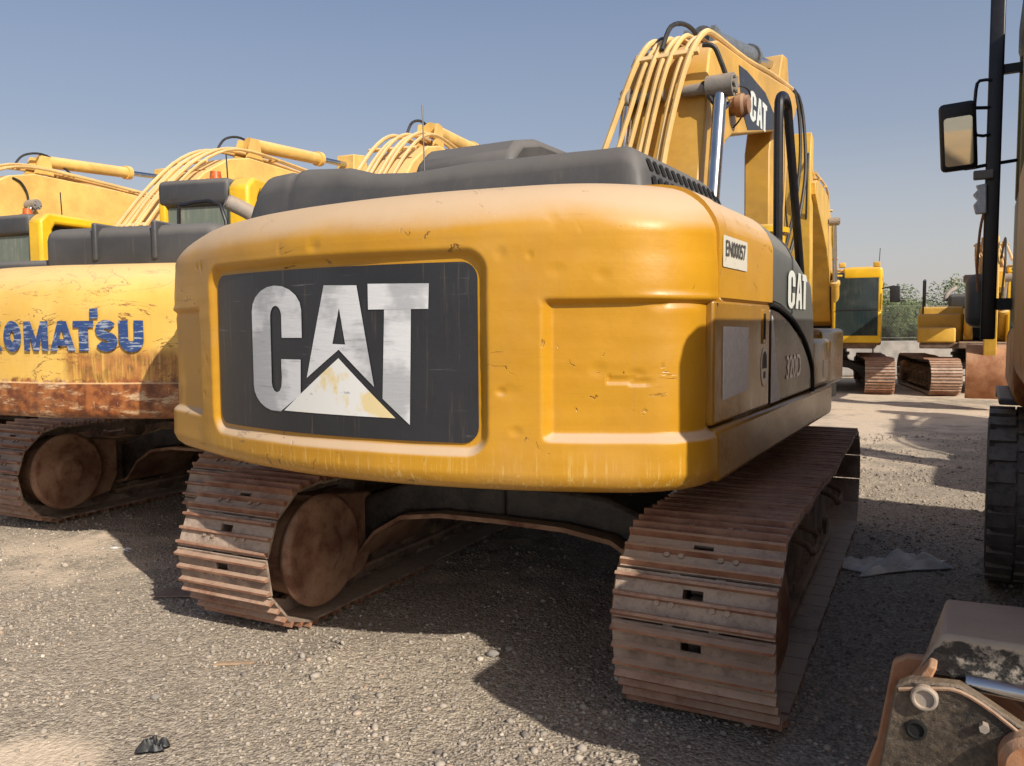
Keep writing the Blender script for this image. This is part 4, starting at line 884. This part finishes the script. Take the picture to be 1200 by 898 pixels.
b = MB(); b.rbox(-.112, .112, -.02, .045, -.225, .225, .045, TM); mh = mk('side_mirror', b, M['black'], G)
b = MB(); b.prism([(p[0], p[1]) for p in rr_poly(-.085, .085, -.19, .13, .02, 3)], -.0235, -.0205, 'y', TM); mk('mirror_glass', b, M['mirror'], mh)
b = MB(); b.prism([(-1.455, 2.46), (-1.39, 2.47), (-1.385, 2.27), (-1.45, 2.27), (-1.465, 2.33), (-1.44, 2.36), (-1.47, 2.40), (-1.44, 2.43)], 1.80, 1.86, 'y'); mk('broken_lamp', b, M['foam'], G, bevel=.008)
mk('lamp_cable', MB().tube([(-1.40, 1.83, 2.28), (-1.42, 1.84, 2.15), (-1.43, 1.85, 1.9), (-1.42, 1.86, 1.75)], .009, 6, 3), M['rust'], G)
b = MB(); b.rbox(-1.50, -1.33, 1.98, 2.3, 1.50, 1.88, .07); mk('headlamp_housing', b, M['band'], G)
b = MB(); b.rbox(-1.47, -1.35, 1.80, 1.86, 2.50, 2.56, .01); mk('lamp_bracket', b, M['grey_steel'], G)
# rear stabiliser blade with linkage, close to the camera
T45 = Matrix.Identity(4)
pl = [(-1.548, .654), (-1.515, .675), (-1.412, .684), (-1.35, .652), (-1.281, .612), (-1.15, .50), (-1.08, .30), (-1.12, .12), (-1.62, .12), (-1.64, .24), (-1.581, .433)]
sp = mk('linkage_plate', MB().prism(pl, -2.47, -2.43, 'y'), M['plate_grease'], G, bevel=.006)
pl2 = [(x-.018, z+.004) for x, z in pl]
mk('rear_plate', MB().prism(pl2, -2.33, -2.30, 'y'), M['rust'], G, bevel=.006)
mk('pin_boss', MB().lathe((-1.484, -2.43, .642), (0, -1, 0), [(0, .030), (.055, .030), (.06, .026), (.06, .022), (.052, .02), (.052, .002)], 28), M['grey_steel'], sp)
mk('pin_hole', MB().lathe((-1.500, -2.43, .557), (0, -1, 0), [(0, .024), (.046, .024), (.048, .018), (.043, .016), (.043, .001)], 28), M['void'], sp)
mk('pin_boss', MB().lathe((-1.262, -2.43, .545), (0, -1, 0), [(0, .07), (.08, .07), (.10, .055), (.10, .03), (.09, .002)], 32), M['rust'], sp)
mk('chrome_rod', MB().cyl((-1.40, -2.40, .668), (-.7, -2.40, .655), .020, n=20), M['chrome'], G)
mk('ram_cylinder', MB().cyl((-1.20, -2.40, .664), (-.6, -2.40, .652), .036, n=20), M['grey_steel'], G)
b = MB(); Vb = []
for x, dz in ((-1.500, 0), (-1.470, .05), (-1.452, .105), (-1.28, .115), (-.2, .12), (.9, .12)): Vb.append((x, dz))
fr = [(-1.508, -2.38, .655), (-1.455, -2.37, .765), (.2, -2.37, .80), (.2, -2.38, .70), (-1.470, -2.10, .70), (-1.452, -2.16, .795), (.2, -1.98, .80), (.2, -1.98, .70)]
b.add(fr, [(0, 3, 2, 1), (1, 2, 6, 5), (4, 5, 6, 7), (0, 1, 5, 4), (2, 3, 7, 6), (0, 4, 7, 3)])
mk('stabiliser_beam', b, M['beam'], G, bevel=.01)
H_, TH = generic('tracked_excavator', (7.6, 3.4), 30, 30, 'unseen excavator added right of the wheeled machine, outside the picture, its boom shading the yard', '', M['far_yellow'], M['far_yellow'], M['far_yellow'], M['cab_yellow'], M['cab_yellow'], M['hood'], detail=False)  # extra machine added out of view to throw shadow across the yard
mk('rubber_hose', MB().tube([(-1.06, -2.50, .60), (-1.2, -2.52, .50), (-1.3, -2.52, .40), (-1.36, -2.5, .25), (-1.35, -2.46, .1)], .014, 10, 5), M['hose'], G)
mk('rubber_hose', MB().tube([(-1.0, -2.50, .57), (-1.15, -2.54, .44), (-1.24, -2.55, .3), (-1.26, -2.5, .1)], .014, 10, 5), M['hose'], G)
for bx_, bz_ in ((-1.36, .60), (-1.40, .45), (-1.52, .40)): mk('bolt', MB().cyl((bx_, -2.468, bz_), (bx_, -2.49, bz_), .011, n=6), M['grey_steel'], sp)
mk('scraper_lip', MB().prism([(-1.565, .28), (-1.545, .30), (-1.50, .60), (-1.46, .70), (-1.478, .705), (-1.53, .62), (-1.575, .35)], -2.43, -2.30, 'y'), M['rust'], G, bevel=.005)
mk('weld_bead', MB().tube([(-1.54, -2.472, .648), (-1.46, -2.474, .668), (-1.41, -2.474, .671), (-1.34, -2.474, .636), (-1.25, -2.474, .57)], .005, 6, 3), M['drive'], sp)
# ---- fence, barriers, trees
def barrier(x):
    b = MB(); b.prism([(24.1, 0), (24.1, .12), (24.22, .3), (24.27, 1.03), (24.45, 1.03), (24.5, .3), (24.62, .12), (24.62, 0)], x, x+2.36)
    return mk('concrete_barrier', b, M['barrier'], bevel=.02)
for k in range(12):
    tag(barrier(1.2+2.4*k+random.uniform(-.01, .01)), ('grey concrete barrier standing in the far row below the wire fence'), 'barrier', 'concrete barriers along the fence')
fe = empty('wire_fence', (1, 25.6, 0), 0, 'chain link fence with coiled barbed wire behind the concrete barriers', 'fence')
L = 30.
for k in range(11): mk('fence_post', MB().cyl((k*3., 0, 0), (k*3., 0, 2.15), .035, n=10), M['wire'], fe)
b = MB(); st = .085; n_ = int(L/st)
for k in range(-24, n_):
    for sgn in (1, -1):
        x0_ = k*st; x1_ = x0_+1.95
        a0 = (x0_, .15); a1 = (x1_, 2.1)
        if sgn < 0: a0, a1 = (x0_, 2.1), (x1_, .15)
        if a0[0] < 0: t = -a0[0]/(a1[0]-a0[0]); a0 = (0, a0[1]+(a1[1]-a0[1])*t)
        if a1[0] > L: t = (L-a0[0])/(a1[0]-a0[0]); a1 = (L, a0[1]+(a1[1]-a0[1])*t)
        if a1[0] > a0[0]: b.cyl((a0[0], 0, a0[1]), (a1[0], 0, a1[1]), .0022, n=3, cap=False)
mk('chain_link_mesh', b, M['wire'], fe)
for zz in (.15, 1.1, 2.1, 2.3): mk('fence_wire', MB().cyl((0, 0, zz), (L, 0, zz), .006, n=5), M['wire'], fe)
mk('barbed_coil', MB().tube([(i*.035, .2*math.cos(i*.42), 2.36+.2*math.sin(i*.42)) for i in range(int(L/.035))], .006, 4, 1), M['wire'], fe)
tb = MB(); 
def tree(x, y, h, seed, label):
    rs = random.Random(seed); root = empty('bushy_tree', (x, y, 0), 0, label, 'tree', 'trees behind the fence')
    b = MB(); ends = []
    for k in range(5):
        a = rs.uniform(0, 2*PI); p = [(0, 0, 0)]; q = Vector((0, 0, 0))
        for j in range(4):
            q = q+Vector((math.cos(a)*h*.1*(1+.4*j), math.sin(a)*h*.1*(1+.4*j), h*.2)); p.append(tuple(q+Vector((rs.uniform(-.1, .1), rs.uniform(-.1, .1), 0)))); ends.append(q.copy())
        b.tube(p, .05, 6, 2)
    mk('trunk', b, M['bark'], root)
    V = []; F = []; cl = [(rs.uniform(-.42, .42)*h, rs.uniform(-.4, .4)*h, rs.uniform(.18, .86)*h, rs.uniform(.13, .24)*h) for _ in range(30)]+[(e.x, e.y, e.z, .2*h) for e in ends]
    for cx, cy, cz, r in cl:
        for _ in range(330):
            d = Vector((rs.gauss(0, 1), rs.gauss(0, 1), rs.gauss(0, 1))).normalized()*r*rs.uniform(.5, 1.05); c = Vector((cx, cy, cz))+d
            if c.z < .05: continue
            u = Vector((rs.gauss(0, 1), rs.gauss(0, 1), rs.gauss(0, 1))).normalized(); w_ = u.orthogonal().normalized(); l = rs.uniform(.035, .075); wd = l*.45
            o = len(V); V += [tuple(c-u*l), tuple(c+w_*wd), tuple(c+u*l), tuple(c-w_*wd)]; F.append((o, o+1, o+2, o+3))
    mk('crown', MB().add(V, F), M['leaf'], root, ang=180)
TL = ['tall bushy green tree rising behind the fence between the two distant machines', 'rounded green bush left of the tall tree behind the fence', 'wide green bush right of the tall tree behind the fence']
for i, (x, y, h) in enumerate([(14.9, 29.5, 3.1), (12.7, 29., 2.4), (17.0, 30., 2.4), (10.2, 30.5, 2.6), (19.6, 29.5, 2.6), (22.5, 31, 2.8), (13.8, 28.0, 1.7), (16.1, 28.2, 1.5), (7.4, 31, 3.0)]):
    lab = TL[i] if i < 3 else ['', '', '', 'green tree hidden mostly by the distant windscreen machine', 'dusty tree behind the distant tool box machine', 'farthest right tree beyond the fence', 'low scrubby bush at the foot of the fence, left', 'low scrubby bush at the foot of the fence, right', 'green tree behind the grey side cover of the largest excavator'][i]
    tree(x, y, h, i+3, lab)
b = MB(); b.cyl((0, 0, 0), (0, 0, 5.1), .06, n=8); mast = mk('antenna_mast', b, M['wire']); mast.location = (37.5, 69, 0); tag(mast, 'thin distant antenna mast standing beyond the fence', 'mast')
mk('antenna_head', MB().box(-.35, .35, -.1, .1, 4.6, 5.4), M['wire'], mast)
mp = mk('lamp_post', MB().cyl((0, 0, 0), (0, 0, 5.0), .07, n=8), M['black']); mp.location = (39.3, 69.5, 0); tag(mp, 'small distant lamp post next to the antenna mast', 'lamp post')
mk('lamp_head', MB().rbox(-.6, .2, -.15, .15, 5.0, 5.18, .05), M['black'], mp)
# sandy bank beyond the barriers
b = MB(); nx = 60
V = []; 
for j, (yy, zz) in enumerate(((24.7, -.05), (25.1, .75), (25.9, .98), (27.5, .9), (33, .5), (40, -.05))):
    for i in range(nx+1): V.append((-14+i*1., yy, zz+.12*noise.noise(Vector((i*.7, j, 2)))*(0 < j < 5)))
F = [(j*(nx+1)+i, j*(nx+1)+i+1, (j+1)*(nx+1)+i+1, (j+1)*(nx+1)+i) for j in range(5) for i in range(nx)]
bk = mk('sand_bank', b.add(V, F), M['ground'], ang=180); tag(bk, kind='structure')
# ---- small things on the ground
def crumple(name, loc, sx, sy, h, m, label, cat, seed, rz=0, n=40):
    V = []; 
    for k, side in enumerate((1, 0)):
        for j in range(n+1):
            for i in range(n+1):
                u, v_ = i/n*2-1, j/n*2-1; rr = 1+.35*noise.noise(Vector((u*1.7, v_*1.7, seed)))
                q = Vector((u*2.3, v_*2.3, seed)); hh = h*(.35+.9*noise.noise(q)+.35*noise.noise(q*2.2)+.12*noise.noise(q*5))*(1-max(abs(u), abs(v_))**4)
                V.append((u*sx*rr, v_*sy*rr, (hh+.006)*side+.001))
    m1 = (n+1)**2; F = [(j*(n+1)+i, j*(n+1)+i+1, (j+1)*(n+1)+i+1, (j+1)*(n+1)+i) for j in range(n) for i in range(n)]
    F2 = [tuple(m1+q for q in f[::-1]) for f in F]
    o = mk(name, MB().add(V, F+F2), m, ang=50); o.location = loc; o.rotation_euler = (0, 0, rz); tag(o, label, cat); return o
crumple('cloth_rag', (2.42, 5.08, -.01), .34, .13, .085, M['cloth'], 'crumpled grey cloth lying beside the right crawler track', 'rag', 4.2, .25)
crumple('plastic_scrap', (-2.75, 5.55, -.01), .14, .05, .03, M['foam'], 'flattened pale scrap in the shade between the two left machines', 'litter', 9.1, -.3, 20)
crumple('rubber_lump', (-1.326, 2.886, -.01), .045, .028, .05, M['black'], 'small black lump lying on the gravel near the bottom left', 'litter', 2.2, .1, 24)
o = mk('cardboard_piece', MB().prism([(-.14, -.05), (.12, -.07), (.14, .05), (-.10, .08)], .0, .008, 'z'), M['card']); o.location = (-1.93, 4.62, .0); o.rotation_euler = (.05, 0, .1); tag(o, 'flat brown cardboard piece on the ground by the left crawler track', 'cardboard')
for i, (x, y, rz, l, lab) in enumerate([(-1.28, 3.62, .1, .09, 'short pale wood splinter on the gravel at the lower left'), (-.72, 3.60, -.35, .06, 'small broken wood piece in front of the left crawler track')]):
    o = mk('wood_splinter', MB().prism([(-l, -.008), (l*.8, -.012), (l, .002), (-l*.7, .014)], 0, .01, 'z'), M['wood']); o.location = (x, y, -.002); o.rotation_euler = (0, 0, rz); tag(o, lab, 'wood', 'wood splinters on the gravel')
rs_ = random.Random(5)
for i, (x, y, s_) in enumerate([(-.62, 2.75, .022), (.30, 2.62, .02), (-.10, 3.72, .03), (-.02, 3.78, .024), (-1.5, 3.3, .02)]):
    bm = bmesh.new(); bmesh.ops.create_icosphere(bm, subdivisions=2, radius=1)
    vv = [(q.co.x*s_*(1+.4*noise.noise(q.co*1.3+Vector((i, 0, 0)))), q.co.y*s_*.8*(1+.4*noise.noise(q.co*1.5+Vector((0, i, 0)))), q.co.z*s_*.6) for q in bm.verts]; ff = [tuple(q.index for q in p.verts) for p in bm.faces]; bm.free()
    o = mk('loose_stone', MB().add(vv, ff), M['barrier'], ang=40); o.location = (x, y, s_*.3-.01)
    tag(o, ['pale stone lying alone left of the picture centre near the bottom', 'rounded stone at the bottom, in front of the right crawler track', 'larger stone just behind the left crawler track', 'smaller stone beside the larger one behind the left crawler track', 'small stone at the lower left of the gravel'][i], 'stone', 'loose stones on the gravel')

# ================================================================= CAMERA, SKY, LIGHT
cam = bpy.data.cameras.new('camera'); co_ = bpy.data.objects.new('camera', cam); COL.objects.link(co_); sc.camera = co_
cam.sensor_width = 36; cam.lens = 952.1/1200*36; cam.clip_end = 5000; cam.clip_start = .05
co_.matrix_world = Matrix.Translation((0, 0, 1.529)) @ Matrix.Rotation(R(90-3.958), 4, 'X') @ Matrix.Rotation(R(-.402), 4, 'Z')
EL = R(34.5); sh_ = Vector((.58, -.815, 0)).normalized(); sd = sh_*math.cos(EL)+Vector((0, 0, math.sin(EL)))
w = bpy.data.worlds.new('World'); sc.world = w; w.use_nodes = True; nt = w.node_tree
sky = nt.nodes.new('ShaderNodeTexSky'); sky.sky_type = 'NISHITA'; sky.sun_disc = False; sky.sun_elevation = EL; sky.sun_rotation = math.atan2(sh_.x, sh_.y)
sky.altitude = 600; sky.air_density = 1.0; sky.dust_density = 7; sky.ozone_density = 1.5
bg = nt.nodes['Background']; bg.inputs[1].default_value = .05; nt.links.new(sky.outputs[0], bg.inputs[0])
tcw = nt.nodes.new('ShaderNodeTexCoord'); sx = nt.nodes.new('ShaderNodeSeparateXYZ'); nt.links.new(tcw.outputs['Generated'], sx.inputs[0])
cr = nt.nodes.new('ShaderNodeValToRGB'); nt.links.new(sx.outputs[2], cr.inputs[0]); e = cr.color_ramp.elements
e[0].position = 0.; e[0].color = (.60, .55, .51, 1); e[1].position = .9; e[1].color = (.05, .08, .15, 1)
for p_, c_ in ((.09, (.46, .45, .45, 1)), (.22, (.26, .295, .37, 1)), (.44, (.13, .185, .30, 1))):
    x_ = e.new(p_); x_.color = c_
bg2 = nt.nodes.new('ShaderNodeBackground'); nt.links.new(cr.outputs[0], bg2.inputs[0]); bg2.inputs[1].default_value = .85
ad = nt.nodes.new('ShaderNodeAddShader'); nt.links.new(bg.outputs[0], ad.inputs[0]); nt.links.new(bg2.outputs[0], ad.inputs[1]); nt.links.new(ad.outputs[0], nt.nodes['World Output'].inputs[0])
sl = bpy.data.lights.new('sun', 'SUN'); sl.energy = 5.0; sl.angle = R(.55); sl.color = (1, .93, .82); so = bpy.data.objects.new('sun', sl); COL.objects.link(so)
so.rotation_euler = sd.to_track_quat('Z', 'Y').to_euler(); so.location = (0, 0, 20)
sc.view_settings.view_transform = 'Standard'; sc.view_settings.look = 'None'; sc.view_settings.exposure = 0.08; sc.view_settings.gamma = 1
sc.render.engine = 'CYCLES'; sc.cycles.use_denoising = True; sc.cycles.max_bounces = 6
